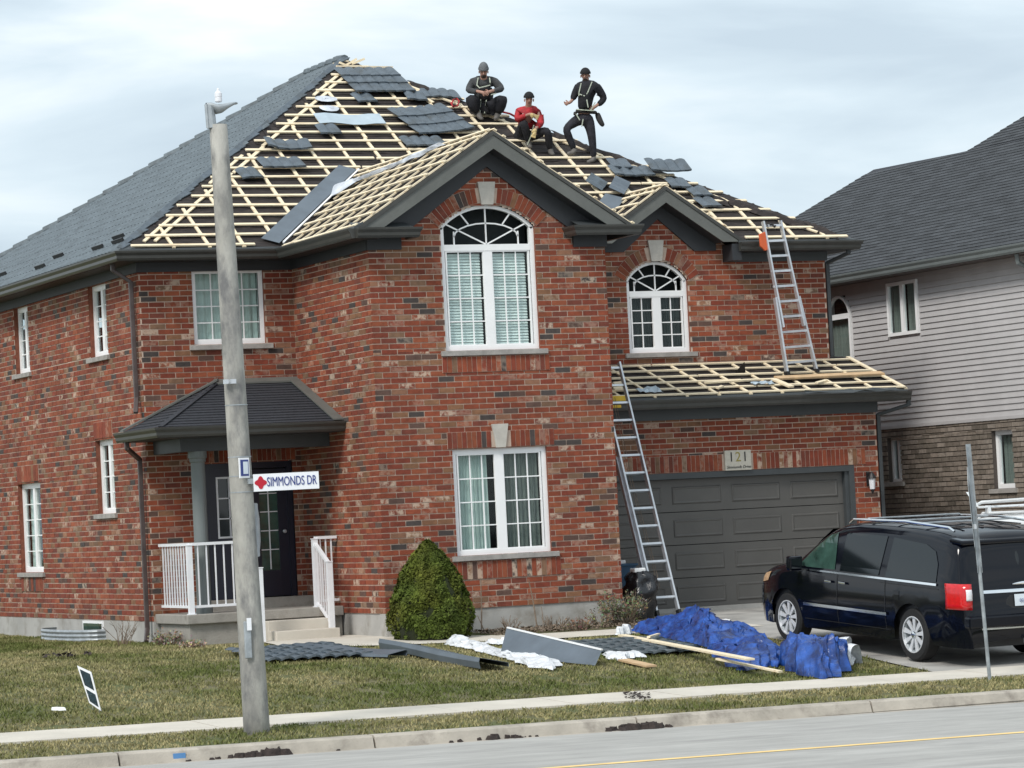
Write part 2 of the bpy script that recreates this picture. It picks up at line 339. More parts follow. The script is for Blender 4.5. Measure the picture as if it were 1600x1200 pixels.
# driveway and footpath
def polysheet(name, pts, dz, m, th=.05, parent=None):
    g = G(); n = len(pts)
    g.add([(x, y, float(gz(x, y))+dz) for x, y in pts]+[(x, y, float(gz(x, y))+dz-th) for x, y in pts], [tuple(range(n))]+[(i, n+i, n+(i+1) % n, (i+1) % n) for i in range(n)])
    g.f = [f for f in g.f]; o = g.build(name, m, parent, kind=None if parent else 'structure'); return o
_dl = [onG(*p)[:2] for p in ((1340, 1024), (1240, 1003), (1130, 986))]
def rowsheet(name, rows, dz, m, cols=10):
    g = G(); P = []
    for y, x0, x1 in rows:
        for x in np.linspace(x0, x1, cols): P.append((x, y, float(gz(x, y))+dz))
    g.grid(P, len(rows), cols); o = g.build(name, m, kind='structure'); return o
_e = sorted([(-10.13, float(onG(1445, 1048)[0]))]+[(float(b), float(a)) for a, b in _dl]+[(.1, 4.2), (2.1, 4.2)])
rowsheet('driveway', [(y, float(np.interp(y, [q[0] for q in _e], [q[1] for q in _e])), 11.4) for y in np.linspace(-10.13, 2.1, 40)], .004, 'drive')
rowsheet('neighbour_driveway', [(y, 11.45, 19) for y in np.linspace(-10.13, 2.1, 20)], .003, 'drive')
g = G(); P = []
for x in np.linspace(-2.0, 5.2, 50):
    yl = float(np.interp(x, [-2, -.6, 1.4, 5.2], [-1.0, -1.7, -2.45, -2.6])); yh = float(np.interp(x, [-2, -1.6, 0, .25, 1.6, 5.2], [-.9, 1.45, 1.6, -.2, -1.35, -1.6]))
    for t_ in np.linspace(0, 1, 10): y = yl+(yh-yl)*t_; P.append((x, y, float(gz(x, y))+.010))
g.grid(P, 50, 10); g.f = [f[::-1] for f in g.f]; g.build('footpath', 'walk', kind='structure')

# ------------------------------------------------------------------ brickwork
BL, BH, JO = .267, .0889, .0155
PAL = [((.225, .052, .023), 34), ((.195, .040, .020), 24), ((.255, .068, .030), 16), ((.165, .042, .025), 8), ((.215, .102, .052), 8), ((.19, .105, .062), 4), ((.06, .047, .043), 4), ((.10, .055, .042), 4), ((.25, .12, .07), 3)]
_pw = [w for _, w in PAL]
def bcol(r=rnd):
    c = r.choices([p for p, _ in PAL], _pw)[0]; k = r.uniform(.88, 1.12)
    sm = r.random(); sm = .85 if sm < .055 else (.3 if sm < .18 else .0)
    return (c[0]*k, c[1]*k, c[2]*k, sm)
NPAL = [(.205, .17, .14), (.235, .195, .16), (.18, .148, .12), (.15, .125, .10), (.255, .215, .18)]
def ncol(r=rnd): c = r.choice(NPAL); k = r.uniform(.85, 1.15); return (c[0]*k, c[1]*k, c[2]*k, 0)
def arch_iv(op, z):
    # opening: (u0,u1,z0,z1,rise) ; rise>0 -> segment arch above z1
    u0, u1, z0, z1, rise = op
    if z < z0: return None
    if z <= z1: return (u0, u1)
    if rise and z < z1+rise:
        h = (u1-u0)/2; R = (h*h+rise*rise)/(2*rise); cz = z1+rise-R; k = R*R-(z-cz)**2
        if k <= 0: return None
        return ((u0+u1)/2-math.sqrt(k), (u0+u1)/2+math.sqrt(k))
    return None
def brickwork(w, polys, ops, sink, colf=bcol, z0=0., zmax=9, bl=BL, bh=BH, proud=.008, shift=0):
    """sink(wall, polygon, colour) receives each brick; returns the backing mesh parts"""
    back = G(); r = int(round((min(p[1] for q in polys for p in q)-z0)/bh))
    while z0+r*bh < zmax:
        za, zb = z0+r*bh, z0+(r+1)*bh; cuts = {za, zb}
        for o in ops:
            for zz in (o[2], o[3]):
                if za+.008 < zz < zb-.008: cuts.add(zz)
            if o[4] and o[3] < zb and o[3]+o[4] > za: cuts |= {za+bh/3, za+2*bh/3}
        cuts = sorted(cuts)
        umin = min(p[0] for q in polys for p in q); umax = max(p[0] for q in polys for p in q)
        arch = any(o[4] and o[3] < zb and o[3]+o[4] > za for o in ops)
        bandlist = [(za, zb)] if arch else list(zip(cuts[:-1], cuts[1:]))
        def free(z):
            iv = [arch_iv(o, z) for o in ops]; iv = sorted(i for i in iv if i); a = umin; res = []
            for i in iv:
                if i[0] > a: res.append((a, i[0]))
                a = max(a, i[1])
            if a < umax: res.append((a, umax))
            return res
        for ba, bb in zip(cuts[:-1], cuts[1:]):
            for a, b in free((ba+bb)/2):
                for q in polys:
                    c = clip([(a, ba), (b, ba), (b, bb), (a, bb)], q)
                    if c and area(c) > 1e-5: back.add([w.P(u, 0, z) for u, z in c], [tuple(range(len(c)))])
        for ba, bb in bandlist:
            for a, b in free((ba+bb)/2 if not arch else ba+bh*.2):
                off = (r % 2)*bl/2+shift; k = math.floor((a-off)/bl)
                while off+k*bl < b:
                    p, q_ = max(a, off+k*bl), min(b, off+(k+1)*bl); k += 1
                    if q_-p < .035: continue
                    j = JO/2
                    lo = ba+(j if ba == za else 0.); hi = bb-(j if bb == zb else 0.)
                    if hi-lo < .012: continue
                    for q in polys:
                        c = clip([(p+(j if p > a else 0), lo), (q_-(j if q_ < b else 0), lo), (q_-(j if q_ < b else 0), hi), (p+(j if p > a else 0), hi)], q)
                        if c and area(c) > .0008: sink(w, c, colf(), proud+rnd.uniform(-.003, .003))
        r += 1
    return back
def add_brick(g, w, c, col, pr, d0=-.003):
    g.cur = col; n = len(c)
    g.add([w.P(u, d0, z) for u, z in c]+[w.P(u, pr, z) for u, z in c], [tuple(range(n, 2*n))]+[(i, (i+1) % n, n+(i+1) % n, n+i) for i in range(n)])

house = thing('brick_house', 'red brick two-storey corner house with half-stripped roof and grey garage door', 'house', (3.5, 6, 0))
wA = Wall((0, 0, 0), (1, 0, 0), (0, -1, 0)); wB = Wall((0, 0, 0), (0, 1, 0), (-1, 0, 0)); wC = Wall((0, 3.5, 0), (1, 0, 0), (0, -1, 0))
wD = Wall((-2.64, 0, 0), (0, 1, 0), (-1, 0, 0)); wE = Wall((0, 3.5, 0), (1, 0, 0), (0, -1, 0)); wF = Wall((0, 2., 0), (1, 0, 0), (0, -1, 0))
wG = Wall((10., 0, 0), (0, 1, 0), (1, 0, 0)); wH = Wall((4.05, 0, 0), (0, 1, 0), (1, 0, 0)); wK = Wall((0, 18.0, 0), (1, 0, 0), (0, 1, 0))
TOP = 64*.0889
opA = [(1.22, 2.84, 4.04, 5.98, .35), (1.24, 2.86, .83, 2.49, 0)]
opC = [(-1.74, -.51, 4.44, 5.70, 0), (-1.68, -.16, .28, 2.50, 0)]
opD = [(5.33, 6.38, 4.43, 5.64, 0), (10.22, 11.2, 4.43, 5.64, 0), (5.30, 6.34, 1.79, 3.03, 0), (9.9, 11.43, .82, 2.43, 0)]
opE = [(6.09, 7.27, 4.10, 5.34, .34)]
opF = [(4.75, 9.52, -1, 1.99, 0)]
store = {'A': [], 'rest': []}
def sinkA(w, c, col, pr): store['A'].append((w, c, col, pr))
def sinkR(w, c, col, pr): store['rest'].append((w, c, col, pr))
g1 = lambda x: 7.33-.66*abs(x-2.05)   # gable wall limits
walls = []
gabA = [(0, 0), (4.05, 0), (4.05, TOP), (4.05, g1(4.05)), (2.05, g1(2.05)), (0, g1(0)), (0, TOP)]
walls.append((wA, brickwork(wA, [gabA], opA, sinkA)))
walls.append((wB, brickwork(wB, [[(0, 0), (3.5, 0), (3.5, TOP), (0, TOP)]], [], sinkR, shift=.13)))
walls.append((wC, brickwork(wC, [[(-2.64, 0), (0, 0), (0, TOP), (-2.64, TOP)]], opC, sinkR, shift=.05)))
walls.append((wD, brickwork(wD, [[(3.5, 0), (18.0, 0), (18.0, TOP), (3.5, TOP)]], opD, sinkR, shift=.02)))
gabE = [(4.05, 3.2), (10., 3.2), (10., TOP), (4.05, TOP)]
walls.append((wE, brickwork(wE, [gabE, [(5.05, TOP), (8.43, TOP), (6.74, 6.82)]], opE, sinkR, shift=.09)))
walls.append((wF, brickwork(wF, [[(4.05, 0), (10., 0), (10., 2.98), (4.05, 2.98)]], opF, sinkR, shift=.09)))
walls.append((wF, brickwork(wF, [[(9.52, -.27), (10., -.27), (10., 0), (9.52, 0)], [(4.05, -.27), (4.75, -.27), (4.75, 0), (4.05, 0)]], [], sinkR, shift=.09, zmax=-.01)))
walls.append((wG, brickwork(wG, [[(2., -.27), (18.0, -.27), (18.0, 2.98), (2., 2.98)], [(3.5, 2.98), (18.0, 2.98), (18.0, TOP), (3.5, TOP)]], [], sinkR)))
walls.append((wH, brickwork(wH, [[(0, 0), (3.5, 0), (3.5, TOP), (0, TOP)]], [], sinkR)))
wallparts = []
for w, b in walls: wallparts.append(b.build('brick_wall', 'mortar', house))
# the 300 whole bricks that show largest are objects, all others one part
full = [i for i, (w, c, col, pr) in enumerate(store['A']) if len(c) == 4 and area(c) > .018]
full.sort(key=lambda i: store['A'][i][1][0][1] > 4.2 or False)
rnd.shuffle(full)
cen = lambda i: (store['A'][i][1][0][0]-2.0)**2*.3+(store['A'][i][1][0][1]-2.6)**2
full.sort(key=cen); pick = set(full[:300])
for i in sorted(pick):
    w, c, col, pr = store['A'][i]; g = G(); add_brick(g, w, c, col, pr); g.build('brick', 'brick', wallparts[0])
g = G()
for i, (w, c, col, pr) in enumerate(store['A']):
    if i not in pick: add_brick(g, w, c, col, pr)
for w, c, col, pr in store['rest']: add_brick(g, w, c, col, pr)
g.build('brickwork', 'brick', house, kind='stuff')
# rear wall and inner structure
g = G(); wK.box(g, -2.64, 10, -.1, 0, -.27, TOP); g.build('rear_wall', 'mortar', house)
# soldier courses, keystones
def soldiers(w, u0, u1, z0, z1, skip=None, wp=None, step=.084):
    n = max(1, round((u1-u0)/step)); s = (u1-u0)/n
    for i in range(n):
        a, b = u0+i*s+.005, u0+(i+1)*s-.005
        if skip and not (b < skip[0] or a > skip[1]): continue
        g = G(); add_brick(g, w, [(a, z0), (b, z0), (b, z1), (a, z1)], bcol(), .021+rnd.uniform(-.002, .002), d0=-.06); g.build('soldier_brick', 'brick', wp)
    g = G(); w.box(g, u0, u1, .0, .015, z0-.004, z1+.004); g.build('mortar_bed', 'mortar', wp)
def ring(w, op, t=.235, wp=None, key=.13):
    u0, u1, z0, z1, rise = op; h = (u1-u0)/2; R = (h*h+rise*rise)/(2*rise); cz = z1+rise-R; uc = (u0+u1)/2; A = math.asin(h/R)*1.02
    n = round(2*A*R/.078/2)*2; da = 2*A/n; k = key/R/1.1
    for i in range(n):
        a0, a1 = -A+i*da, -A+(i+1)*da
        if not (a1 < -k or a0 > k): continue
        e_ = .0045/R; Ri, Ro = R+.035, R+.035+t
        c = [(uc+Ri*math.sin(a1-e_), cz+Ri*math.cos(a1-e_)), (uc+Ro*math.sin(a1-e_), cz+Ro*math.cos(a1-e_)), (uc+Ro*math.sin(a0+e_), cz+Ro*math.cos(a0+e_)), (uc+Ri*math.sin(a0+e_), cz+Ri*math.cos(a0+e_))]
        g = G(); add_brick(g, w, c, bcol(), .024+rnd.uniform(-.002, .002), d0=-.06); g.build('arch_brick', 'brick', wp)
    g = G(); m = 24; P = []
    for i in range(m+1):
        a = -A+i*2*A/m
        for rr in (R+.03, R+.035+t+.004): P.append(w.P(uc+rr*math.sin(a), .017, cz+rr*math.cos(a)))
    g.grid(P, m+1, 2); g.build('mortar_bed', 'mortar', wp)
    zt = cz+R
    g = G(); g.prism([w.P(uc-.10, 0, zt+.0), w.P(uc+.10, 0, zt+.0), w.P(uc+.15, 0, zt+.36), w.P(uc-.15, 0, zt+.36)], w.N*.05); g.build('keystone', 'stone', wp)
ring(wA, opA[0], wp=wallparts[0]); ring(wE, opE[0], wp=wallparts[4], t=.215, key=.11)
soldiers(wA, 1.14, 2.98, 3.70, 3.94, wp=wallparts[0]); soldiers(wA, 1.16, 2.99, 2.51, 2.76, skip=(1.93, 2.19), wp=wallparts[0]); soldiers(wA, 1.14, 3.0, .46, .73, wp=wallparts[0])
g = G(); g.prism([wA.P(1.98, 0, 2.50), wA.P(2.14, 0, 2.50), wA.P(2.20, 0, 2.87), wA.P(1.92, 0, 2.87)], wA.N*.045); g.build('keystone', 'stone', wallparts[0])
soldiers(wF, 4.3, 9.75, 2.0, 2.27, skip=(7.0, 7.55), wp=wallparts[5])
soldiers(wC, -1.75, -.1, 2.52, 2.80, wp=wallparts[2])
soldiers(wD, 5.3, 6.36, 3.06, 3.33, wp=wallparts[3], step=.17); soldiers(wD, 9.95, 11.4, 2.46, 2.75, wp=wallparts[3], step=.17); soldiers(wD, 9.95, 11.4, .48, .74, wp=wallparts[3], step=.17)
# foundation
g = G()
wA.box(g, .0, 4.05, -.25, -.012, -.7, .0); wB.box(g, .0, 3.5, -.25, -.012, -.7, .0); wD.box(g, 3.5, 18.0, -.25, .0, -.7, -.002); wG.box(g, 2, 18.0, -.25, -.01, -.8, -.272); wF.box(g, 4.05, 10, -.25, -.01, -.9, -.272)
wH.box(g, 0.25, 2, -.25, -.012, -.7, 0)
g.build('foundation', 'concrete', house)

# ------------------------------------------------------------------ windows
def window(w, u0, u1, z0, z1, rise=0, sashes=2, cols=3, rows=4, sill=True, inner='curtain', fr=.075, parent=house, rev=.07, name='window', solo=False, halfdark=False, innerf=None, post=.14, bar='white', frame='white', slim=.04, sillm='sill', tdrop=.32, fan=True):
    d0, d1 = -rev-.05, -rev+.02
    f = G(); w.box(f, u0, u0+fr, d0, d1, z0, z1); w.box(f, u1-fr, u1, d0, d1, z0, z1); w.box(f, u0+fr, u1-fr, d0, d1-.001, z0, z0+fr)
    if not rise: w.box(f, u0+fr, u1-fr, d0, d1-.001, z1-fr, z1)
    h = (u1-u0)/2; uc = (u0+u1)/2
    if rise:
        R = (h*h+rise*rise)/(2*rise); cz = z1+rise-R; A = math.asin(h/R); n = 24; P = []
        for i in range(n+1):
            a = -A+i*2*A/n
            for rr, dd in ((R, d0), (R-fr*.7, d0), (R-fr*.7, d1), (R, d1)): P.append(w.P(uc+rr*math.sin(a), dd, cz+rr*math.cos(a)))
        f.add(P, [(i*4+j, i*4+(j+1) % 4, (i+1)*4+(j+1) % 4, (i+1)*4+j) for i in range(n) for j in range(4)])
        zt = z1-tdrop
        w.box(f, u0+fr, u1-fr, d0, d1+.004, zt-.05, zt+.05)
    else: zt = z1-fr+.05
    ztop = zt-.05
    if sashes == 2: w.box(f, uc-post/2, uc+post/2, d0, d1-.003, z0+fr, ztop)
    wo = f.build(name, frame, parent)
    # reveal and dark room
    g = G(); R_ = 1.0; zt_ = z1+rise
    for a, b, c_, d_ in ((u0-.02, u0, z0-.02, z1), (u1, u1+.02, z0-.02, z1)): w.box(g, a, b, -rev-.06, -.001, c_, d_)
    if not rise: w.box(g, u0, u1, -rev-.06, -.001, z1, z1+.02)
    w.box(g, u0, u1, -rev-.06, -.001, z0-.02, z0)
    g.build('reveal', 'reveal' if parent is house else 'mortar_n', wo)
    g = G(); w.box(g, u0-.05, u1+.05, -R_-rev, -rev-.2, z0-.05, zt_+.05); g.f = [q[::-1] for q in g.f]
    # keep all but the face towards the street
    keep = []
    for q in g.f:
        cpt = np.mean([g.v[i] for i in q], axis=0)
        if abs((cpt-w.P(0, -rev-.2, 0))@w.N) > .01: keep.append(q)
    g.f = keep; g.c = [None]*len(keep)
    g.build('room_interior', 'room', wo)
    spans = [(u0+fr+slim, uc-post/2-slim*.3), (uc+post/2+slim*.3, u1-fr-slim)] if sashes == 2 else [(u0+fr, u1-fr)]
    zb, ztp = z0+fr+.02, ztop-.02
    for si, (a, b) in enumerate(spans):
        g = G(); dp = d0+.035
        for i in range(1, cols): x = a+(b-a)*i/cols; w.box(g, x-.009, x+.009, dp-.006, dp+.012, zb, ztp)
        for j in range(1, rows): z = zb+(ztp-zb)*j/rows; w.box(g, a, b, dp-.006, dp+.0125, z-.009, z+.009)
        if slim > 0:
            for x0, x1 in ((a-slim*.6, a), (b, b+slim*.6)): w.box(g, x0, x1, dp-.01, dp+.03, zb-.02, ztp+.02)
            w.box(g, a, b, dp-.01, dp+.03, zb-.03, zb); w.box(g, a, b, dp-.01, dp+.03, ztp, ztp+.03)
        if g.v: g.build('sash_bars', bar, wo)
        for i in range(cols):
            for j in range(rows):
                q = G(); xa, xb = a+(b-a)*i/cols, a+(b-a)*(i+1)/cols; za, zb2 = zb+(ztp-zb)*j/rows, zb+(ztp-zb)*(j+1)/rows
                w.box(q, xa, xb, dp-.010, dp-.007, za, zb2); q.build('pane', 'glass', wo)
        kind = inner if not isinstance(inner, (tuple, list)) else inner[si]
        dc = d0-.025
        if kind == 'blind':
            q = G(); nb = int((ztp-zb)/.045)
            for k in range(nb):
                z = zb+.02+k*.045; q.obox(w.P((a+b)/2, dc, z), (w.U, nrm(w.N*.5+V3(0, 0, 1)*-.87), nrm(w.N*.87+V3(0, 0, .5))), ((b-a)/2-.02, .024, .001))
            q.build('blind', 'blind', wo)
        elif kind:
            q = G(); P = []; n = 40; full_ = kind not in ('curtain_part',)
            ua, ub = (a, b) if full_ else (a, a+(b-a)*.86)
            for i in range(n+1):
                u = ua+(ub-ua)*i/n
                dd = dc-.03+.018*math.sin(i*1.3)+.008*math.sin(i*.57)
                for z in (zb-.05, ztp+.05): P.append(w.P(u, dd, z))
            q.grid(P, n+1, 2); q.build('curtain', {'curtain': 'curtain', 'curtain_part': 'curtain', 'dark': 'curtain_dark', 'mid': 'curtain_mid', 'white': 'curtain_white'}[kind], wo)
    if rise:
        R2 = R-fr*.7; dp = d0+.035; a0z = zt+.05
        q = G(); n = 20; P = []
        for i in range(n+1):
            u = uc-h*.97+2*h*.97*i/n; k = R2*R2-(u-uc)**2; P += [w.P(u, dp-.01, a0z), w.P(u, dp-.01, max(a0z, cz+math.sqrt(max(k, 0))))]
        q.grid(P, n+1, 2); q.build('pane', 'glass', wo)
        g = G(); iw = h*.62; H = z1+rise-.04-a0z
        bar_ = lambda p, q2: g.beam(w.P(p[0], dp+.004, p[1]), w.P(q2[0], dp+.004, q2[1]), .022, .018, w.N)
        if not fan: bar_ = lambda p, q2: None
        bar_((uc, a0z), (uc, a0z+H))
        arc = [(uc+h*.68*math.sin(t_), a0z+H*.20+H*.38*math.cos(t_)) for t_ in np.linspace(-math.pi/2*.98, math.pi/2*.98, 11)]
        for p, q2 in zip(arc[:-1], arc[1:]): bar_(p, q2)
        for sx in (-1, 1):
            bar_((uc, a0z), (uc+sx*h*.93, a0z+H*.62)); bar_((uc+sx*h*.68, a0z), (uc+sx*h*.68, a0z+H*.36))
            bar_((uc+sx*h*.36, a0z+H*.55), (uc+sx*h*.56, a0z+H*.9))
        if g.v: g.build('fan_bars', 'white', wo)
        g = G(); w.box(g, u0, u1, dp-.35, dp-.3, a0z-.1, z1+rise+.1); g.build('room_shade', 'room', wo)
    if sill:
        g = G(); w.box(g, u0-.09, u1+.11, -.09, .06, z0-.085, z0-.005); g.build('window_sill', sillm, wo, bev=.006)
    return wo
window(wA, *opA[0][:4], rise=.35, inner='blind'); window(wA, *opA[1][:4], inner=('curtain_part', 'mid'))
window(wC, *opC[0][:4], sashes=1, cols=4, rows=4, inner='curtain')
window(wD, *opD[0][:4], cols=1, rows=4, inner=('white', 'white'), rev=.1, post=.1); window(wD, *opD[1][:4], cols=1, rows=4, inner=('dark', 'white'), rev=.1, post=.1)
window(wD, *opD[2][:4], cols=1, rows=4, inner='curtain', rev=.1, post=.1); window(wD, *opD[3][:4], cols=1, rows=5, inner='curtain', rev=.1, post=.1)
window(wE, *opE[0][:4], rise=.34, cols=2, rows=4, inner='dark', tdrop=.22)

# ------------------------------------------------------------------ main door
def door():
    w = wC; f = G(); u0, u1, z0, z1 = opC[1][:4]
    for a, b in ((u0, u0+.09), (-1.02, -.93), (u1-.09, u1)): w.box(f, a, b, -.10, -.03, z0, z1)
    w.box(f, u0+.09, u1-.09, -.10, -.031, z1-.1, z1)
    o = f.build('front_door', 'door', house)
    g = G(); w.box(g, u0+.09, -1.02, -.095, -.05, z0, 1.28); w.box(g, u0+.09, -1.02, -.095, -.05, 2.28, z1-.1)
    w.box(g, u0+.09, -1.47, -.095, -.05, 1.28, 2.28); g.build('sidelight_panel', 'door', o)
    g = G()
    for a, b, c, d in ((-1.47, -1.44, 1.28, 2.28), (-1.05, -1.02, 1.28, 2.28), (-1.44, -1.05, 1.28, 1.31), (-1.44, -1.05, 2.25, 2.28), (-1.44, -1.05, 1.59, 1.61), (-1.44, -1.05, 1.92, 1.94), (-1.26, -1.24, 1.31, 2.25)): w.box(g, a, b, -.09, -.045, c, d)
    g.build('sidelight_grille', 'whitem', o)
    g = G(); w.box(g, -1.44, -1.05, -.085, -.08, 1.31, 2.25); g.build('sidelight_glass', 'carglass', o)
    g = G(); w.box(g, -.93, -.74, -.09, -.055, z0+.02, z1-.12); w.box(g, -.42, u1-.09, -.09, -.055, z0+.02, z1-.12); w.box(g, -.74, -.42, -.09, -.056, z0+.02, .72); w.box(g, -.74, -.42, -.09, -.056, 2.28, z1-.12)
    g.build('door_leaf', 'door', o)
    g = G(); w.box(g, -.74, -.42, -.082, -.075, .72, 2.28); g.build('door_glass', 'carglass2', o)
    g = G(); w.box(g, -.59, -.572, -.073, -.06, .74, 2.27)
    for z in (1.06, 1.37, 1.68, 1.98): w.box(g, -.73, -.43, -.073, -.0605, z-.008, z+.008)
    g.build('door_grille', 'whitem', o)
    g = G(); g.lathe([(.02, -.0), (.035, .02), (.03, .05), (.01, .06)], w.P(-.335, .02, 1.35), 10, 1); g.build('door_handle', 'alu', o)
    g = G(); w.box(g, u0, u1, -.6, -.12, z0, z1); g.build('hall_interior', 'room', o)
    g = G(); w.box(g, u0-.1, u1+.15, .0, .34, .12, .285); g.build('threshold', 'conc_old', o)
door()
# ------------------------------------------------------------------ garage door
def garage():
    w = wF; u0, u1, z0, z1 = 4.75, 9.52, -.33, 1.99
    f = G(); w.box(f, u0, u0+.1, -.16, .01, z0, z1); w.box(f, u1-.1, u1, -.16, .01, z0, z1); w.box(f, u0+.1, u1-.1, -.16, .009, z1-.1, z1)
    w.box(f, u1-.17, u1-.1, -.16, -.03, z0, z1-.1)
    o = f.build('garage_door', 'trim', house)
    a, b, zb, zt = u0+.1, u1-.17, z0, z1-.1; H = (zt-zb)/4; xm = [a+(b-a)*k/4 for k in range(5)]
    for r in range(4):
        g = G(); w.box(g, a, b, -.16, -.125, zb+r*H+.006, zb+(r+1)*H-.006)
        p = g.build('door_panel', 'garage', o)
        for c in range(4):
            q = G(); x0, x1, y0, y1 = xm[c]+.10, xm[c+1]-.10, zb+r*H+.13, zb+(r+1)*H-.13
            d = -.125
            # raised panel with bevelled rim and recessed moat
            P = [w.P(u, dd, z) for (m_, dd) in ((0, d+.001), (.018, d+.018), (.03, d+.018), (.048, d+.010)) for u, z in ((x0+m_, y0+m_), (x1-m_, y0+m_), (x1-m_, y1-m_), (x0+m_, y1-m_))]
            fs = [(k*4+j, k*4+(j+1) % 4, (k+1)*4+(j+1) % 4, (k+1)*4+j) for k in range(3) for j in range(4)]+[(12, 13, 14, 15)]
            q.add(P, fs); q.build('raised_field', 'garage', p if False else o)
    g = G(); w.box(g, a, b, -.165, -.11, zb-.02, zb+.0); g.build('door_seal', 'black', o)
    g = G(); w.box(g, u0, u1, -.5, -.2, z0, z1); g.build('garage_interior', 'room', o)
garage()
# plaque with house number
pl = thing('address_plaque', 'cream stone plaque reading 121 set above the garage door', 'plaque', wF.P(7.27, .03, 2.0))
p0 = wF.P(7.27, .06, 2.16); g = G(); wF.box(g, 7.02, 7.52, .0, .055, 1.99, 2.33); g.build('tablet', 'plaque', pl, bev=.006)
text('1', .23, wF.P(7.14, .056, 2.21), wF.U, V3(0, 0, 1), 'ink', pl, 'numeral'); text('2', .23, wF.P(7.27, .056, 2.21), wF.U, V3(0, 0, 1), 'gold', pl, 'numeral'); text('1', .23, wF.P(7.40, .056, 2.21), wF.U, V3(0, 0, 1), 'ink', pl, 'numeral')
text('Simmonds Drive', .068, wF.P(7.27, .056, 2.045), wF.U, V3(0, 0, 1), 'ink', pl, shear=.4)
# wall lantern
la = thing('wall_lantern', 'small dark coach lantern with clear glass on brick right of the garage door', 'lamp', wF.P(9.78, .05, 1.45))
g = G(); wF.box(g, 9.75, 9.81, .0, .03, 1.62, 1.86); g.beam(wF.P(9.78, .02, 1.80), wF.P(9.78, .13, 1.84), .025, .025); g.build('bracket', 'black', la)
c = wF.P(9.78, .15, 1.5); g = G(); g.lathe([(.01, .36), (.035, .33), (.075, .26), (.08, .24)], c, 10); g.build('cap', 'black', la)
g = G(); g.lathe([(.06, .24), (.045, .06)], c, 8); g.build('glass', 'lens', la); g = G(); g.lathe([(.045, .06), (.03, .03), (.01, -.02)], c, 8); g.build('finial', 'black', la)
# ------------------------------------------------------------------ roofs of the brick house
EZ = 5.97
class Slope:
    """u along the eave, v up the slope"""
    def __init__(s, O, U, up): s.O = V3(*O); s.U = nrm(U); s.V = nrm(up); s.N = nrm(np.cross(s.U, s.V)); s.N = s.N if s.N[2] > 0 else -s.N
    def P(s, u, v, h=0.): return s.O+s.U*u+s.V*v+s.N*h
    def uv(s, P): d = np.asarray(P, float)-s.O; return float(d@s.U), float(d@s.V)
    def px(s, x, y): r = _ray(x, y); t = ((s.O-CAM)@s.N)/(r@s.N); return s.uv(CAM+r*t)
A_ = V3(3.52, 9.75, 10.08); B_ = V3(3.52, 11.75, 10.08)
sF = Slope((0, 3.1, EZ), (1, 0, 0), (0, 6.65, 4.11)); sL = Slope((-3.05, 0, EZ), (0, 1, 0), (6.57, 0, 4.11)); sR = Slope((10.4, 0, EZ), (0, 1, 0), (-6.88, 0, 4.11)); sK = Slope((0, 18.4, EZ), (1, 0, 0), (0, -6.65, 4.11))
LF = math.hypot(6.65, 4.11); LL = math.hypot(6.57, 4.11); LR = math.hypot(6.88, 4.11)
def slopepoly(g, sl, pts, th=.06):
    g.prism([sl.P(u, v, 0) for u, v in pts], -sl.N*th)
g = G(); slopepoly(g, sF, [(-3.05, 0), (5.42, 0), (6.74, 1.70), (8.06, 0), (10.4, 0), (3.52, LF)]); slopepoly(g, sR, [(3.1, 0), (18.4, 0), (11.75, LR), (9.75, LR)]); slopepoly(g, sK, [(-3.05, 0), (10.4, 0), (3.52, LF)])
slopepoly(g, sL, [(3.1, 0), (9.75, LL), (11.75, LL), (18.4, 0)])
roof = g.build('roof', 'deck', house)
# torn felt: overlapping courses with uneven lower edges
def felt(sl, u0, u1, v0, v1, lim, step=.36, parent=None):
    g = G(); v = v0
    while v < v1:
        for a, b in (lambda q: q if isinstance(q, list) else [q])(lim(v)):
            n = max(2, int((b-a)/.25)); P = []
            for i in range(n+1):
                u = a+(b-a)*i/n
                for k, (vv, h) in enumerate(((v+rnd.uniform(-.02, .03), .002), (v+.006, .014+rnd.uniform(0, .008)), (v+step+.04, .004))): P.append(sl.P(u, vv, h))
            g.grid(P, n+1, 3)
        v += step
    g.build('roof_felt', 'deck', parent or roof, kind='stuff')
felt(sF, 0, 0, .02, LF-.5, lambda v: (lambda a, b: [(a, b)] if v > 1.7 else [(a, 5.42+1.32*v/1.7), (8.06-1.32*v/1.7, b)])(-3.05+6.57*(v+.3)/LF, 10.4-6.88*(v+.36)/LF))
# metal tiles: scalloped, pressed rows
TW, TH = .20, .365
def tiles(g, sl, v0, nrows, lim, wav=.026, lift=.038, curl=None, seg=4, base=0., warp=None, us=0, gap=0):
    for r in range(nrows):
        v = v0+r*TH; lo = lim(v+TH*.5)
        if not lo: continue
        a, b = lo; k0, k1 = math.floor(a/TW+.5), math.floor(b/TW+.5)
        if k1 <= k0: continue
        n = (k1-k0)*seg; rows = []
        for (vv, hh, sc) in ((0, 0, 1), (0, lift, 1), (.3, lift*.65, .5), (1.05, .004, 0)):
            for i in range(n+1):
                f = (i % seg)/seg; u = (k0+i/seg)*TW+(TW/2 if r % 2 and us else 0)
                sh = -.060*math.sin(math.pi*f)*sc; w = wav*(abs(math.sin(math.pi*f)))-.008*(i % seg == 0)
                h = base+hh+w
                if warp: h += warp(u, v+vv*TH)
                rows.append(sl.P(u, v+vv*TH+sh, h))
        g.grid(rows, 4, n+1)
    return g
g = tiles(G(), sL, .0, 22, lambda v: (3.1+6.65*v/LL+.06, 18.4-6.65*v/LL) if v < LL else None, wav=.040, lift=.012, us=1)
g.build('metal_tiles', 'tile_side', roof, kind='stuff', smooth=False)
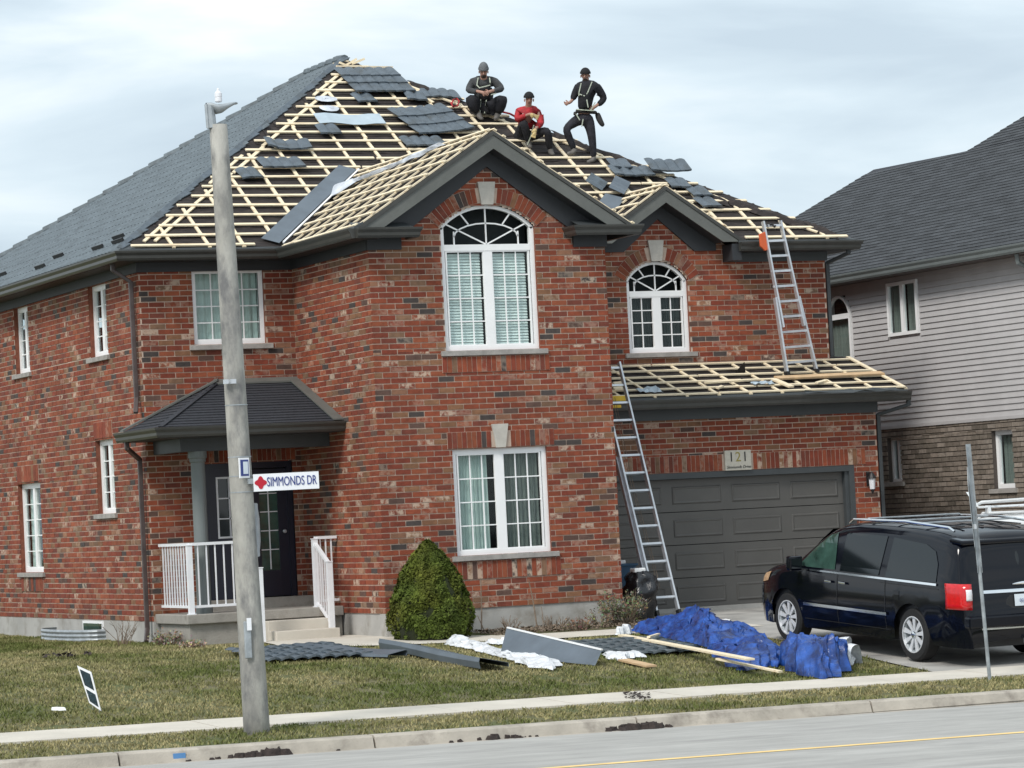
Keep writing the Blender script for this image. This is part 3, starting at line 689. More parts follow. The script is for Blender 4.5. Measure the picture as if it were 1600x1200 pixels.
# ridge and back hip caps, ragged edge along the front hip
g = G()
for P, Q in ((A_, B_), (B_, V3(-3.05, 18.4, EZ))):
    n = int(np.linalg.norm(Q-P)/.37)
    for i in range(n): a, b = P+(Q-P)*i/n, P+(Q-P)*(i+1.05)/n; g.tube([a+V3(0, 0, .0), b+V3(0, 0, .02)], [.085, .105], 8)
g.build('ridge_caps', 'tile_side', roof, kind='stuff')
g = G(); n = 46
for i in range(n):
    t0 = i/n; p = V3(-3.05, 3.1, EZ)+(A_-V3(-3.05, 3.1, EZ))*t0; q = V3(-3.05, 3.1, EZ)+(A_-V3(-3.05, 3.1, EZ))*(t0+1/n)
    w = rnd.uniform(.03, .11)
    g.prism([p+V3(-.05, 0, .055), q+V3(-.05, 0, .055), q+V3(w, -w*.2, .03), p+V3(w*.5, -w*.1, .03)], (0, 0, -.012))
g.build('hip_edge', 'tile', roof)
g = G()
for u, v in ((4.55, .55), (5.1, .32), (8.3, .6), (8.6, .3), (12.2, .62), (12.0, .3), (3.9, .3)): g = G(); g.obox(sL.P(u, v, .075), (sL.U, sL.V, sL.N), (.30, .014, .03)); g.build('snow_guard', 'black', roof)

nb_ = 0
def batten(sl, u0, v0, u1, v1, h, w=.048, t=.024, m='wood', parent=None, name='batten', j=.004):
    w *= 1.08; g = G(); g.beam(sl.P(u0, v0, h+rnd.uniform(0, j)), sl.P(u1, v1, h+rnd.uniform(0, j)), w*rnd.uniform(.92, 1.15), t, sl.N)
    return g.build(name, m, parent or roof)
def cutout(v):   # gables piercing the front slope
    res = []
    if v < 2.86: res.append((-.42+2.45*v/2.86-.38, 4.5-2.45*v/2.86+.1))
    if v < 1.80: res.append((5.29+1.45*v/1.80-.30, 8.19-1.45*v/1.80+.1))
    return res
def subtract(iv, cuts):
    res = [iv]
    for c in cuts:
        nx = []
        for a, b in res:
            if c[1] <= a or c[0] >= b: nx.append((a, b)); continue
            if c[0] > a: nx.append((a, c[0]))
            if c[1] < b: nx.append((c[1], b))
        res = nx
    return [r for r in res if r[1]-r[0] > .12]
hl = lambda v: -3.05+6.57*v/LF; hr = lambda v: 10.4-6.88*v/LF
r2 = random.Random(3)
k = 0; v = .05
while v < LF-.35:
    for a, b in subtract((hl(v)+.13+r2.uniform(0, .1), hr(v)-.02-r2.uniform(0, .12)), cutout(v)):
        u = a
        while u < b:
            ln = r2.uniform(2.2, 4.6); e_ = min(b, u+ln)
            if b-e_ < .4: e_ = b
            if not (2 <= k <= 19 and r2.random() < .05 and e_-u < 2.5):
                batten(sF, u, v+r2.uniform(-.012, .012), e_, v+r2.uniform(-.012, .012), .05, w=.056)
            u = e_+r2.uniform(.01, .05)+(r2.uniform(.2, .5) if r2.random() < .12 else 0)
    k += 1; v = .05+.365*k
# counter battens up the slope (under the battens)
x = -2.75
while x < 10.2:
    vm = (x+3.05)/6.57*LF if x < 3.52 else (10.4-x)/6.88*LF
    vm -= .35; v0 = .0
    for vv in np.arange(0, 3, .02):
        if any(c[0]+.05 < x < c[1]-.05 for c in cutout(vv)): v0 = vv+.04
    v = v0
    while v < vm-.1:
        e_ = min(vm, v+r2.uniform(1.1, 2.6))
        batten(sF, x+r2.uniform(-.02, .02), v, x+r2.uniform(-.02, .02), e_, .026, name='counter_batten', w=.05); v = e_+.01
    x += .60
# hip battens
for sgn, f, d in ((1, hl, .42), (-1, hr, .40)):
    for off in (d, d-.17):
        v = .25
        while v < LF-.9:
            e_ = min(v+r2.uniform(.8, 1.5), LF-.7)
            if off == d or r2.random() < .35: batten(sF, f(v)+sgn*off+r2.uniform(-.03, .03), v, f(e_)+sgn*off+r2.uniform(-.03, .03), e_, .028, name='hip_batten', w=.05)
            v = e_+.03
# apex scraps
for i in range(9):
    a = A_+V3(r2.uniform(-.12, .22), r2.uniform(-.35, 0), r2.uniform(-.2, -.06)); d = V3(r2.uniform(-1, 1), r2.uniform(-.3, .3), r2.uniform(-.4, .6)); d = nrm(d)*r2.uniform(.08, .2)
    g = G(); g.beam(a-d, a+d, .05, .04); g.build('ridge_block', 'wood', roof)
g = G(); g.beam(A_+V3(-.35, -.45, -.2), A_+V3(.75, -.5, -.22), .05, .03); g.build('batten', 'wood', roof)
for a, b in (((620, 132), (676, 165)), ((640, 140), (716, 168)), ((655, 150), (700, 152))):
    u0, v0 = sF.px(*a); u1, v1 = sF.px(*b); batten(sF, u0, v0, u1, v1, .06)
# lifted felt flaps on the right hip skyline
def flap(px0, px1, h, m='deck'):
    u0, v0 = sF.px(*px0); u1, v1 = sF.px(*px1); P = []; n = 10
    for i in range(n+1):
        t_ = i/n; u, v = u0+(u1-u0)*t_, v0+(v1-v0)*t_
        for k_, (dv, hh) in enumerate(((-.28, .03), (-.1, .07+h*.2*math.sin(t_*math.pi)), (.04, .03+h*.5*math.sin(t_*math.pi)+.03*r2.random()))): P.append(sF.P(u, v+dv, hh))
    q = G(); q.grid(P, n+1, 3); q.build('felt_flap', m, roof, solid=.006)
for a, b, h in (((636, 130), (706, 160), .08), ((860, 208), (925, 236), .06), ((935, 238), (1000, 262), .08), ((1075, 298), (1130, 315), .04), ((1130, 312), (1195, 335), .07), ((1190, 332), (1250, 352), .07), ((1255, 350), (1300, 366), .03)): flap(a, b, h)

def gable(xa, za, half, y0, s_, rows, vpad, wallY, dark=1):
    """decks, battens, rake boards of a front gable with its ridge running back into the main roof"""
    ze = za-s_*half; zf = lambda z: 3.1+(z-EZ)*6.65/4.11
    sl = Slope((xa-half, 0, ze), (0, 1, 0), (half, 0, s_*half)); sr = Slope((xa+half, 0, ze), (0, 1, 0), (-half, 0, s_*half)); Ls = half*math.hypot(1, s_)
    g = G()
    for q in (sl, sr): g.prism([q.P(y0, 0), q.P(y0, Ls), q.P(zf(za), Ls), q.P(zf(ze), 0)], -q.N*.05)
    gr = g.build('gable_roof', 'deck', house)
    for q in (sl, sr):
        v = .05; k = 0
        while v < Ls-.02:
            e_ = zf(ze)+(zf(za)-zf(ze))*v/Ls-vpad
            u = y0+.02
            while u < e_-.1:
                b = min(e_, u+r2.uniform(1.6, 3.4)); batten(q, u, v+r2.uniform(-.015, .015), b, v+r2.uniform(-.015, .015), .052, parent=gr, w=.05); u = b+.02
            k += 1; v = .05+rows*k
        batten(q, y0+.02, Ls-.03, zf(za)-.1, Ls-.03, .056, parent=gr, w=.05)
        u = y0+.06
        while u < zf(za)-.25:
            vs = 0 if u < zf(ze)-vpad-.1 else (u-zf(ze)+vpad+.05)/(zf(za)-zf(ze))*Ls
            if vs < Ls-.15: batten(q, u, vs, u+r2.uniform(-.03, .03), Ls-.02, .027, parent=gr, name='counter_batten', w=.045)
            u += .52
    # rake boards, soffits and friezes
    zt = lambda x: za-s_*abs(x-xa)
    for sg in (-1, 1):
        g = G(); xo = xa+sg*half; zb_ = 5.965
        xl = lambda off: xa+sg*(za-off-zb_)/s_
        g.prism([(xa, y0, za-.02), (xl(.02), y0, zb_), (xl(.27), y0, zb_), (xa, y0, za-.27)], (0, .03, 0)); g.build('rake_board', 'rake', gr)
        g = G(); g.prism([(xa, y0-.018, za+.01), (xl(-.01), y0-.018, zb_), (xl(.055), y0-.018, zb_), (xa, y0-.018, za-.055)], (0, .02, 0)); g.build('drip_edge', 'gutter', gr)
        g = G(); g.prism([(xa, y0+.03, za-.24), (xl(.24), y0+.03, zb_), (xl(.265), y0+.03, zb_), (xa, y0+.03, za-.265)], (0, wallY-y0-.03, 0)); g.build('soffit', 'soffit', gr)
        g = G(); g.prism([(xa, wallY-.045, za-.25), (xl(.25), wallY-.045, zb_), (xl(.25)-sg*.0, wallY-.045, zb_-.12), (xl(.52), wallY-.045, zb_-.12), (xa, wallY-.045, za-.52)], (0, .045, 0)); g.build('frieze_board', 'soffit', gr)
    return gr
gr1 = gable(2.05, 7.45, 2.38, -.35, .639, .365, .12, 0)
gr2 = gable(6.74, 6.93, 1.45, 3.1, .65, .365, .1, 3.5)
# brown paper-like edge strips along the first gable rakes
# valley metal
def strip3(name, pts, w0, w1, sl, m, parent, h=.07, t=.006):
    (ua, va), (ub, vb) = pts; d = nrm((ub-ua, vb-va)); q = (-d[1], d[0]); g = G()
    P = [sl.P(ua+q[0]*w0, va+q[1]*w0, h), sl.P(ub+q[0]*w0, vb+q[1]*w0, h), sl.P(ub+q[0]*w1, vb+q[1]*w1, h-.01), sl.P(ua+q[0]*w1, va+q[1]*w1, h-.01)]
    g.prism(P, sl.N*t); return g.build(name, m, parent)
strip3('valley_metal', [(-.33, .02), (2.0, 2.82)], .02, .34, sF, 'flash', roof)
g = G(); g.beam(sF.P(-.28, .02, .09), sF.P(2.02, 2.80, .09), .03, .03, sF.N); g.build('batten', 'white', roof)
strip3('valley_metal', [(5.35, .05), (6.6, 1.6)], .0, .36, sF, 'flash', roof)
# rolled silver underlay lying on the left face of the big gable
sg1 = Slope((2.05-2.38, 0, 7.45-.639*2.38), (0, 1, 0), (2.38, 0, .639*2.38))
ul = thing('underlay_roll', 'crumpled silver underlay strip lying over battens on the big gable', 'sheet', sg1.P(2.8, 1.6, .1))
pp = [(458, 372+0), (520, 320), (580, 292), (640, 262), (680, 232), (706, 222)]
pts = [sg1.px(*p) for p in ((528, 303), (560, 289), (595, 276), (630, 262), (662, 247), (692, 234))]
P = []; g = G()
for i, (u, v) in enumerate(np.array([[np.interp(t, range(6), [p[k] for p in pts]) for k in (0, 1)] for t in np.linspace(0, 5, 40)])):
    for j in range(9):
        a = j/8; wd = .20*math.sin(math.pi*min(1, (i+2)/8))**.5
        P.append(sg1.P(u+(a-.5)*.45, v+(a-.5)*wd*3.2, .075+.055*math.sin(math.pi*a)+.03*mnoise.noise(Vector((u*4, v*9+a*3, 1)))))
g.grid(P, 40, 9); g.build('underlay_sheet', 'felt_roll', ul, solid=.004)

# loose and remaining tile panels on the roof
def panel(px, cols, rows, rot, m='tile', h=.085, label='', group='metal tile panels left on the roof', sl=sF, curl=.0, flat=False, size=None, name='roof_tile_panel', cat='roof tiles', tilt=0., lp=1.):
    u, v = sl.px(*px); c, s_ = math.cos(rot), math.sin(rot)
    U = sl.U*c+sl.V*s_; V = nrm(-sl.U*s_+sl.V*c+sl.N*tilt); f = Slope(sl.P(u, v, h), U, V)
    g = G()
    if flat:
        w, l_ = size; P = []
        for i in range(7):
            for j in range(4): P.append(f.P((i/6-.5)*w, (j/3-.5)*l_, .02*math.sin(i*1.4)+curl*(i/6-.5)**2))
        g.grid(P, 7, 4); o = g.build(name, m, solid=.006)
    else:
        hw = cols/2*TW
        tiles(g, f, -rows*TH/2, rows, lambda vv: (-hw+.001, hw-.001), warp=lambda a, b: curl*(a/hw)**2+.012*mnoise.noise(Vector((a*3, b*3, px[0]))), us=0, lift=.035)
        o = g.build(name, m, solid=.004)
    return tag(o, label, cat, group)
panel((573, 120), 6, 1, .02, label='top row of slate-blue tiles just below the roof peak', h=.09)
panel((584, 131), 6, 1, .02, label='second row of slate-blue tiles below the roof peak', h=.09)
panel((596, 144), 6, 1, .02, label='third row of slate-blue tiles below the roof peak', h=.09)
panel((648, 157), 2, 1, -.15, label='small tile pair under the right end of the peak rows')
panel((568, 157), 3, 1, .05, label='small darker tile piece half hidden left below the peak rows', h=.05)
panel((686, 152), 4, 1, -.1, label='single tile strip near the skyline left of the crouching workers', curl=-.05)
panel((672, 195), 7, 3, .20, label='large skewed tile sheet left of the worker in the grey beanie', h=.10, curl=.03)
panel((660, 228), 4, 1, .02, label='tile strip under the large skewed tile sheet')
panel((545, 194), 0, 0, -.03, flat=True, size=(1.25, .42), m='flash_light', label='long pale blue metal sheet lying flat on the battens', name='metal_sheet', cat='metal sheet', h=.10)
panel((512, 209), 3, 1, -.04, label='dark tile strip tucked under the long pale blue sheet')
panel((448, 234), 4, 1, -.12, label='bent tile strip highest of three on the left battens', curl=.06)
panel((438, 262), 5, 1, .02, label='wavy five-tile strip in the middle of the left battens', curl=.02)
panel((389, 277), 3, 1, .05, label='short curled tile strip right of the concrete pole top', curl=-.06)
panel((966, 263), 3, 1, -.1, label='tile strip just right of the standing worker', curl=.03)
panel((985, 275), 4, 1, -.05, label='wide tile strip below the standing worker on the right', curl=.02)
panel((1040, 273), 4, 1, -.05, label='tile sheet lifted against the skyline', h=.17, tilt=.12, curl=.03)
panel((1058, 293), 3, 1, -.08, label='small tile strip under the lifted double sheet')
panel((1090, 306), 3, 1, .03, label='upper tile strip right of the small gable peak')
panel((1104, 323), 3, 1, .05, label='lower tile strip right of the small gable peak')
panel((930, 294), 0, 0, .9, flat=True, size=(.38, .34), m='tile', label='dark diamond shaped metal offcut between the two gables', name='metal_offcut', cat='metal sheet', h=.12, tilt=.3)
panel((966, 300), 0, 0, .95, flat=True, size=(.55, .3), m='flash', label='blue metal offcut leaning in the valley of the small gable', name='metal_offcut', cat='metal sheet', h=.13, tilt=.2)
for i, (px, s_) in enumerate((((508, 160), .2), ((514, 175), .17))):
    u, v = sF.px(*px); g = G(); P = []
    for a in range(12):
        for r_ in (0, .5, 1): P.append(sF.P(u+s_*r_*math.cos(a*math.pi/6)*(1+.2*rnd.random()), v+.13*r_*math.sin(a*math.pi/6), .07+.02*rnd.random()*(1-r_)))
    g.add(P, [(a*3+k, ((a+1) % 12)*3+k, ((a+1) % 12)*3+k+1, a*3+k+1) for a in range(12) for k in (0, 1)])
    tag(g.build('plastic_scrap', 'felt_roll', solid=.005), ('upper' if i == 0 else 'lower')+' of two clear plastic scraps on the upper left battens', 'plastic')

# eaves: gutters, starter metal, soffits, friezes
def sweep(g, prof, path):
    path = [V3(*p) for p in path]; n = len(path); P = []
    for i, p in enumerate(path):
        d0 = nrm((path[i]-path[i-1])[:2]) if i else None; d1 = nrm((path[i+1]-path[i])[:2]) if i < n-1 else None
        n0 = V3(d0[1], -d0[0]) if d0 is not None else None; n1 = V3(d1[1], -d1[0]) if d1 is not None else None
        if n0 is None: m_ = n1
        elif n1 is None: m_ = n0
        else: m_ = (n0+n1)/(1+n0@n1)
        for d, z in prof: P.append((p[0]+m_[0]*d, p[1]+m_[1]*d, p[2]+z))
    k = len(prof); g.add(P, [(i*k+j, i*k+(j+1) % k, (i+1)*k+(j+1) % k, (i+1)*k+j) for i in range(n-1) for j in range(k)]+[tuple(range(k))[::-1], tuple((n-1)*k+j for j in range(k))])
    return g
GUT = [(.0, -.005), (.0, -.15), (.065, -.155), (.085, -.12), (.09, -.075), (.12, -.03), (.125, 0), (.11, .004)]
STA = [(-.13, .105), (.02, .03), (.028, -.004), (.0, -.006), (-.13, .06)]
SOF = [(-.01, -.10), (-.01, -.155), (-.42, -.155), (-.42, -.12)]
paths = [[(-3.05, 18.4, EZ-.02), (-3.05, 3.1, EZ-.02), (-.33, 3.1, EZ-.02), (-.33, -.35, EZ-.02)],
         [(4.43, 3.1, EZ-.02), (5.38, 3.1, EZ-.02)], [(8.1, 3.1, EZ-.02), (10.4, 3.1, EZ-.02), (10.4, 18.4, EZ-.02)]]
for p in paths:
    sweep(G(), GUT, p).build('gutter', 'gutter', house); sweep(G(), STA, p).build('eave_metal', 'flash' if False else 'trim', house); sweep(G(), SOF, p).build('soffit', 'soffit', house)
for p in ([(-.33, -.35, EZ-.02), (.62, -.35, EZ-.02), (.62, 0, EZ-.02)], [(3.44, 0, EZ-.02), (3.44, -.35, EZ-.02), (4.43, -.35, EZ-.02), (4.43, 3.1, EZ-.02)]):
    sweep(G(), GUT, p).build('gutter', 'gutter', house)
for a, b in ((-.33, .62), (3.44, 4.43)):
    g = G(); g.box((a+.01, -.34, 5.83), (b-.01, -.001, 5.92)); g.build('soffit', 'soffit', house)
    g = G(); g.prism([(a+.02, -.35, 5.945), (b+.03, -.35, 5.945), (b+.0, -.02, 6.06), (a+.02, -.02, 6.06)], (0, 0, .012)); g.build('return_cap', 'trim', house)
    g = G(); g.box((max(a, -.03) if a < 0 else a+.05, -.05, 5.64), (b-.08 if a < 0 else 4.08, -.001, 5.83)); g.build('frieze_board', 'soffit', house)
sweep(G(), [(.012, 0), (.012, -.19), (.04, -.19), (.04, 0)], [(-2.64, 18, 5.83), (-2.64, 3.5, 5.83), (0.0, 3.5, 5.83), (0.0, 0, 5.83)]).build('frieze_board', 'soffit', house)
sweep(G(), [(.012, 0), (.012, -.19), (.04, -.19), (.04, 0)], [(8.0, 3.5, 5.83), (10., 3.5, 5.83), (10., 18, 5.83)]).build('frieze_board', 'trim', house)
g = G(); g.box((4.05, 3.44, 5.64), (5.45, 3.49, 5.83)); g.build('frieze_board', 'soffit', house); g = G(); g.box((7.98, 3.12, 5.64), (8.16, 3.49, 5.93)); g.build('frieze_board', 'soffit', house)
# garage roof
GZ = 3.23
sQ = Slope((0, 1.6, GZ), (1, 0, 0), (0, 1.9, .64)); LQ = math.hypot(1.9, .64)
g = G(); g.prism([sQ.P(4.05, 0), sQ.P(10.4, 0), sQ.P(10.4, LQ), sQ.P(4.05, LQ)], -sQ.N*.06); groof = g.build('garage_roof', 'deck', house)
felt(sQ, 0, 0, .02, LQ-.1, lambda v: (4.05, 10.38), parent=groof)
for k, v in enumerate((.05, .41, .78, 1.14, 1.50, 1.86)):
    u = 4.07
    while u < 10.3:
        b = min(10.42-r2.uniform(0, .1), u+r2.uniform(2, 4)); b = 10.38 if 10.38-b < .5 else b
        batten(sQ, u, v+r2.uniform(-.015, .015), b, v+r2.uniform(-.015, .015), .05, parent=groof); u = b+.03
x = 4.4
while x < 10.4: batten(sQ, x, .0, x+r2.uniform(-.03, .03), LQ-.05, .026, parent=groof, name='counter_batten'); x += .60
batten(sQ, 10.36, .0, 10.36, LQ, .052, parent=groof, w=.07)
sweep(G(), GUT, [(4.07, 1.6, GZ-.02), (10.45, 1.6, GZ-.02)]).build('gutter', 'gutter', house); sweep(G(), STA, [(4.07, 1.6, GZ-.02), (10.42, 1.6, GZ-.02)]).build('eave_metal', 'trim', house)
g = G(); g.box((4.07, 1.61, 3.06), (10.38, 1.995, 3.10)); g.build('soffit', 'soffit', house)
g = G(); g.box((4.07, 1.955, 2.88), (10.03, 1.985, 3.06)); g.build('frieze_board', 'trim', house)
g = G(); g.prism([(10.37, 1.62, 3.06), (10.37, 3.5, 3.70), (10.37, 3.5, 3.86), (10.37, 1.62, 3.22)], (.03, 0, 0)); g.prism([(10.0, 2.0, 2.97), (10., 3.5, 2.97), (10., 3.5, 3.8), (10., 2.0, 3.3)], (.02, 0, 0)); g.build('rake_board', 'trim', house)
def loose(name, a, b, w, t, m, label, cat, sl=sQ, h=.085, grp=None):
    u0, v0 = sl.px(*a); u1, v1 = sl.px(*b); g = G(); g.beam(sl.P(u0, v0, h), sl.P(u1, v1, h), w, t, sl.N); return tag(g.build(name, m), label, cat, grp)
loose('plank', (1212, 598), (1378, 590), .16, .03, 'wood2', 'wide tan plank under the foot of the upper ladder on the garage roof', 'plank')
loose('wood_offcut', (1208, 600), (1236, 612), .11, .03, 'wood', 'pale wood offcut lying askew left of the tan plank on garage roof', 'offcut')
loose('wood_offcut', (1100, 607), (1180, 602), .05, .03, 'wood', 'long narrow wood offcut in the middle of the garage roof', 'offcut', h=.1)
loose('wood_offcut', (1275, 606), (1290, 602), .06, .03, 'wood', 'small wood block near the right garage gutter', 'offcut')
loose('wood_offcut', (1120, 614), (1128, 611), .06, .03, 'wood', 'tiny wood block near the middle garage gutter', 'offcut')
for i in range(4): loose('wood_offcut', (958, 606+4*i), (973+i*2, 604+4*i), .05, .03, 'wood', ('topmost', 'second from top', 'third from top', 'lowest')[i]+' of four short batten ends at the left end of garage roof', 'offcut', h=.08+.03*(i % 2), grp='batten ends at the left end of the garage roof')
def patch(px, w, l_, m, label, cat, name, sl=sQ, h=.09):
    u, v = sl.px(*px); g = G(); P = []
    for i in range(9):
        for j in range(6):
            s_ = (1-.75*abs(j/5-.15)) if i < 4 else 1
            P.append(sl.P(u+(i/8-.5)*w, v+(j/5-.5)*l_*s_, h+.05*mnoise.noise(Vector((i*.7, j*.7, px[0])))))
    g.grid(P, 9, 6); return tag(g.build(name, m, solid=.005), label, cat)
patch((1012, 617), .42, .3, 'flash_light', 'pale blue crumpled sheet beside the long ladder on the garage roof', 'plastic', 'plastic_sheet')
patch((1190, 606), .42, .16, 'flash_light', 'small pale blue scrap left of the tan plank on the garage roof', 'plastic', 'plastic_sheet')
patch((1330, 616), 1.8, .14, 'trim', 'dark metal edge strip loose on the right garage eave', 'metal strip', 'metal_strip', h=.06)
g = G(); q = sQ.P(*sQ.px(1158, 588), .06); g.add([q+V3(-.14, 0, 0), q+V3(.14, .1, 0), q+V3(.05, -.05, .2), q+V3(-.02, .1, .02)], [(0, 1, 2), (1, 3, 2), (3, 0, 2), (0, 3, 1)]); tag(g.build('felt_scrap', 'deck', bev=.01), 'black pointed felt scrap standing on the garage roof battens', 'felt')
g = G(); q = onY(963, 628, 1.5); g.box((q[0]-.09, q[1], q[2]-.10), (q[0]+.09, q[1]+.14, q[2]+.10)); g.box((q[0]+.09, q[1]+.02, q[2]-.02), (q[0]+.2, q[1]+.12, q[2]+.10)); tag(g.build('yellow_bracket', 'amber_box', bev=.01), 'yellow plastic ladder bracket hooked on the left end of the garage gutter', 'bracket')

# downspouts
def pipe(px_pts, m='pipe', w=.075):
    g = G()
    for a, b in zip(px_pts[:-1], px_pts[1:]):
        d = nrm(np.asarray(b)-np.asarray(a)); up = (0, 1, 0) if abs(d[2]) > .8 else (0, 0, 1); g.beam(np.asarray(a)-d*.012, np.asarray(b)+d*.012, w, w*.8, up)
    return g.build('downspout', m, house, bev=.012)
pipe([(-2.98, 3.75, 5.80), (-2.98, 3.75, 5.70), (-2.72, 3.66, 5.50), (-2.71, 3.66, 3.62), (-2.80, 3.45, 3.38)])
pipe([(-3.05, 3.2, 2.96), (-3.05, 3.2, 2.80), (-2.73, 3.58, 2.62), (-2.73, 3.58, -.1), (-2.78, 3.50, -.3)])
pipe([(10.45, 1.62, 3.08), (10.45, 1.62, 2.98), (10.08, 2.05, 2.84), (10.08, 2.05, -.1)], 'trim'); pipe([(10.3, 3.15, 5.82), (10.3, 3.15, 5.74), (10.08, 3.55, 5.60), (10.08, 3.56, 3.95)], 'trim')

# ------------------------------------------------------------------ shingled planes
def shingle(g, sl, poly, exp=.14, lift=.012, tab=.32, colr=None, r=random.Random(11)):
    v0 = min(p[1] for p in poly); v1 = max(p[1] for p in poly); u0 = min(p[0] for p in poly); u1 = max(p[0] for p in poly); k = 0; v = v0
    ar = sum(poly[i-1][0]*poly[i][1]-poly[i][0]*poly[i-1][1] for i in range(len(poly)))
    if ar < 0: poly = poly[::-1]
    while v < v1:
        u = u0-r.uniform(0, tab)
        while u < u1:
            w = tab*r.uniform(.7, 1.3); c = clip([(u, v), (u+w, v), (u+w, v+exp), (u, v+exp)], poly)
            if c and area(c) > 1e-4:
                d = r.uniform(0, .004)
                hf = lambda vv: .004+(lift+d)*(1-(vv-v)/exp)
                if colr: q = colr*r.uniform(.75, 1.25); g.cur = (q*.9, q*.98, q*1.1, 1)
                top = [sl.P(a, b, hf(b)) for a, b in c]; n = len(c); g.add(top+[sl.P(a, b, 0) for a, b in c], [tuple(range(n))]+[(i, (i+1) % n, n+(i+1) % n, n+i) for i in range(n)])
            u += w
        v += exp; k += 1
    return g
# ------------------------------------------------------------------ porch
PZ, PY = 3.05, 1.42
pF = Slope((0, PY, PZ), (1, 0, 0), (0, 2.08, .77)); LP = math.hypot(2.08, .77); pL = Slope((-3.05, 0, PZ), (0, 1, 0), (1.65, 0, .77)); LPL = math.hypot(1.65, .77)
g = G(); slopepoly(g, pF, [(-3.05, 0), (0, 0), (0, LP), (-1.4, LP)], .04); slopepoly(g, pL, [(PY, 0), (3.5, LPL), (3.5, 0)], .04)
pr_ = g.build('porch_roof', 'trim', house)
g = shingle(G(), pF, [(-3.02, .0), (-.17, 0), (-.17, LP-.16), (-1.5, LP-.16)], .13); shingle(g, pL, [(PY+.05, 0), (3.34, LPL-.04), (3.34, 0)], .13); g.build('shingles', 'shingle', pr_, kind='stuff')
g = G(); g.prism([pF.P(-1.45, LP-.17, .02), pF.P(0, LP-.17, .02), pF.P(0, LP, .03), pF.P(-1.45, LP, .03)], (0, 0, .03)); g.prism([pF.P(-.18, 0, .025), pF.P(0, 0, .025), pF.P(0, LP, .035), pF.P(-.18, LP-.02, .035)], (0, 0, .022))
g.prism([pL.P(3.34, 0, .02), pL.P(3.5, 0, .02), pL.P(3.5, LPL+.05, .03), pL.P(3.34, LPL-.02, .03)], (0, 0, .03)); g.build('flashing', 'rake', pr_)
g = G(); g.beam(pF.P(-3.03, .02, .02), pF.P(-1.45, LP-.12, .025), .09, .012, (0, 0, 1)); g.build('hip_cap', 'shingle', pr_)
sweep(G(), GUT, [(-3.05, 3.52, PZ), (-3.05, PY, PZ), (-.01, PY, PZ)]).build('gutter', 'gutter', pr_)
g = G(); g.box((-3.03, PY+.01, PZ-.16), (-.015, 3.49, PZ-.12)); g.build('porch_ceiling', 'soffit', pr_)
g = G(); g.box((-2.52, 2.08, 2.68), (-.015, 2.30, PZ-.16)); g.box((-2.52, 2.30, 2.68), (-2.34, 3.49, PZ-.16)); g.build('beam', 'trim', pr_)
g = G(); c = (-2.20, 2.22); g.lathe([(.135, .12), (.135, .2), (.115, .22), (.112, 2.5), (.13, 2.52), (.13, 2.56), (.15, 2.58), (.15, 2.68)], (c[0], c[1], 0), 20); g.build('column', 'column', house, smooth=False)
DK = G(); DK.box((-2.62, 1.80, -.03), (-.012, 3.48, .12)); dk = DK.build('porch_slab', 'conc_old', house, bev=.012)
g = G(); g.box((-2.56, 1.88, -.7), (-.02, 3.4, -.03)); g.build('porch_base', 'conc_old', dk)
g = G(); g.box((-1.42, 1.45, -.6), (-.36, 1.80, -.045)); g.box((-1.42, 1.08, -.6), (-.36, 1.45, -.2)); g.build('step', 'walk', dk, bev=.01)
def rail(name, label, segs, posts):
    t_ = thing(name, label, 'railing', posts[0][:3])
    for x, y, z0, z1 in posts: g = G(); g.box((x-.042, y-.042, z0), (x+.042, y+.042, z1)); g.box((x-.05, y-.05, z1), (x+.05, y+.05, z1+.015)); g.box((x-.06, y-.06, z0), (x+.06, y+.06, z0+.012)); g.build('post', 'whitem', t_)
    for (a, b, zt0, zt1, zb0, zb1, n) in segs:
        a = V3(*a, 0); b = V3(*b, 0)
        g = G(); g.beam(a+V3(0, 0, zt0), b+V3(0, 0, zt1), .06, .045); g.build('top_rail', 'whitem', t_)
        g = G(); g.beam(a+V3(0, 0, zb0), b+V3(0, 0, zb1), .04, .04); g.build('bottom_rail', 'whitem', t_)
        for i in range(1, n+1):
            k_ = i/(n+1); p = a+(b-a)*k_; g = G(); g.box((p[0]-.010, p[1]-.010, zb0+(zb1-zb0)*k_), (p[0]+.010, p[1]+.010, zt0+(zt1-zt0)*k_)); g.build('baluster', 'whitem', t_)
rail('porch_railing', 'white metal railing around the left corner of the porch', [((-2.5, 3.44), (-2.5, 1.95), 1.22, 1.22, .24, .24, 10), ((-2.5, 1.95), (-1.36, 1.95), 1.22, 1.22, .24, .24, 7)], [(-2.5, 1.95, .12, 1.2)])
q2 = onX(519, 986, -.40); q1 = onX(519, 878, -.40)
rail('stair_railing', 'white metal stair railing right of the front door steps', [((-.40, 1.95), (-.03, 1.95), 1.22, 1.22, .22, .22, 3), ((-.40, 1.95), (-.40, float(q2[1])), 1.14, float(q1[2])-.03, .20, float(q2[2])+.12, 5)], [(-.40, 1.95, .12, 1.2), (-.40, float(q2[1]), -.45, float(q1[2]))])
rail('stair_post', 'single white newel post left of the porch steps behind the concrete pole', [], [(float(onY(410, 992, 1.10)[0]), 1.10, -.42, .80)])
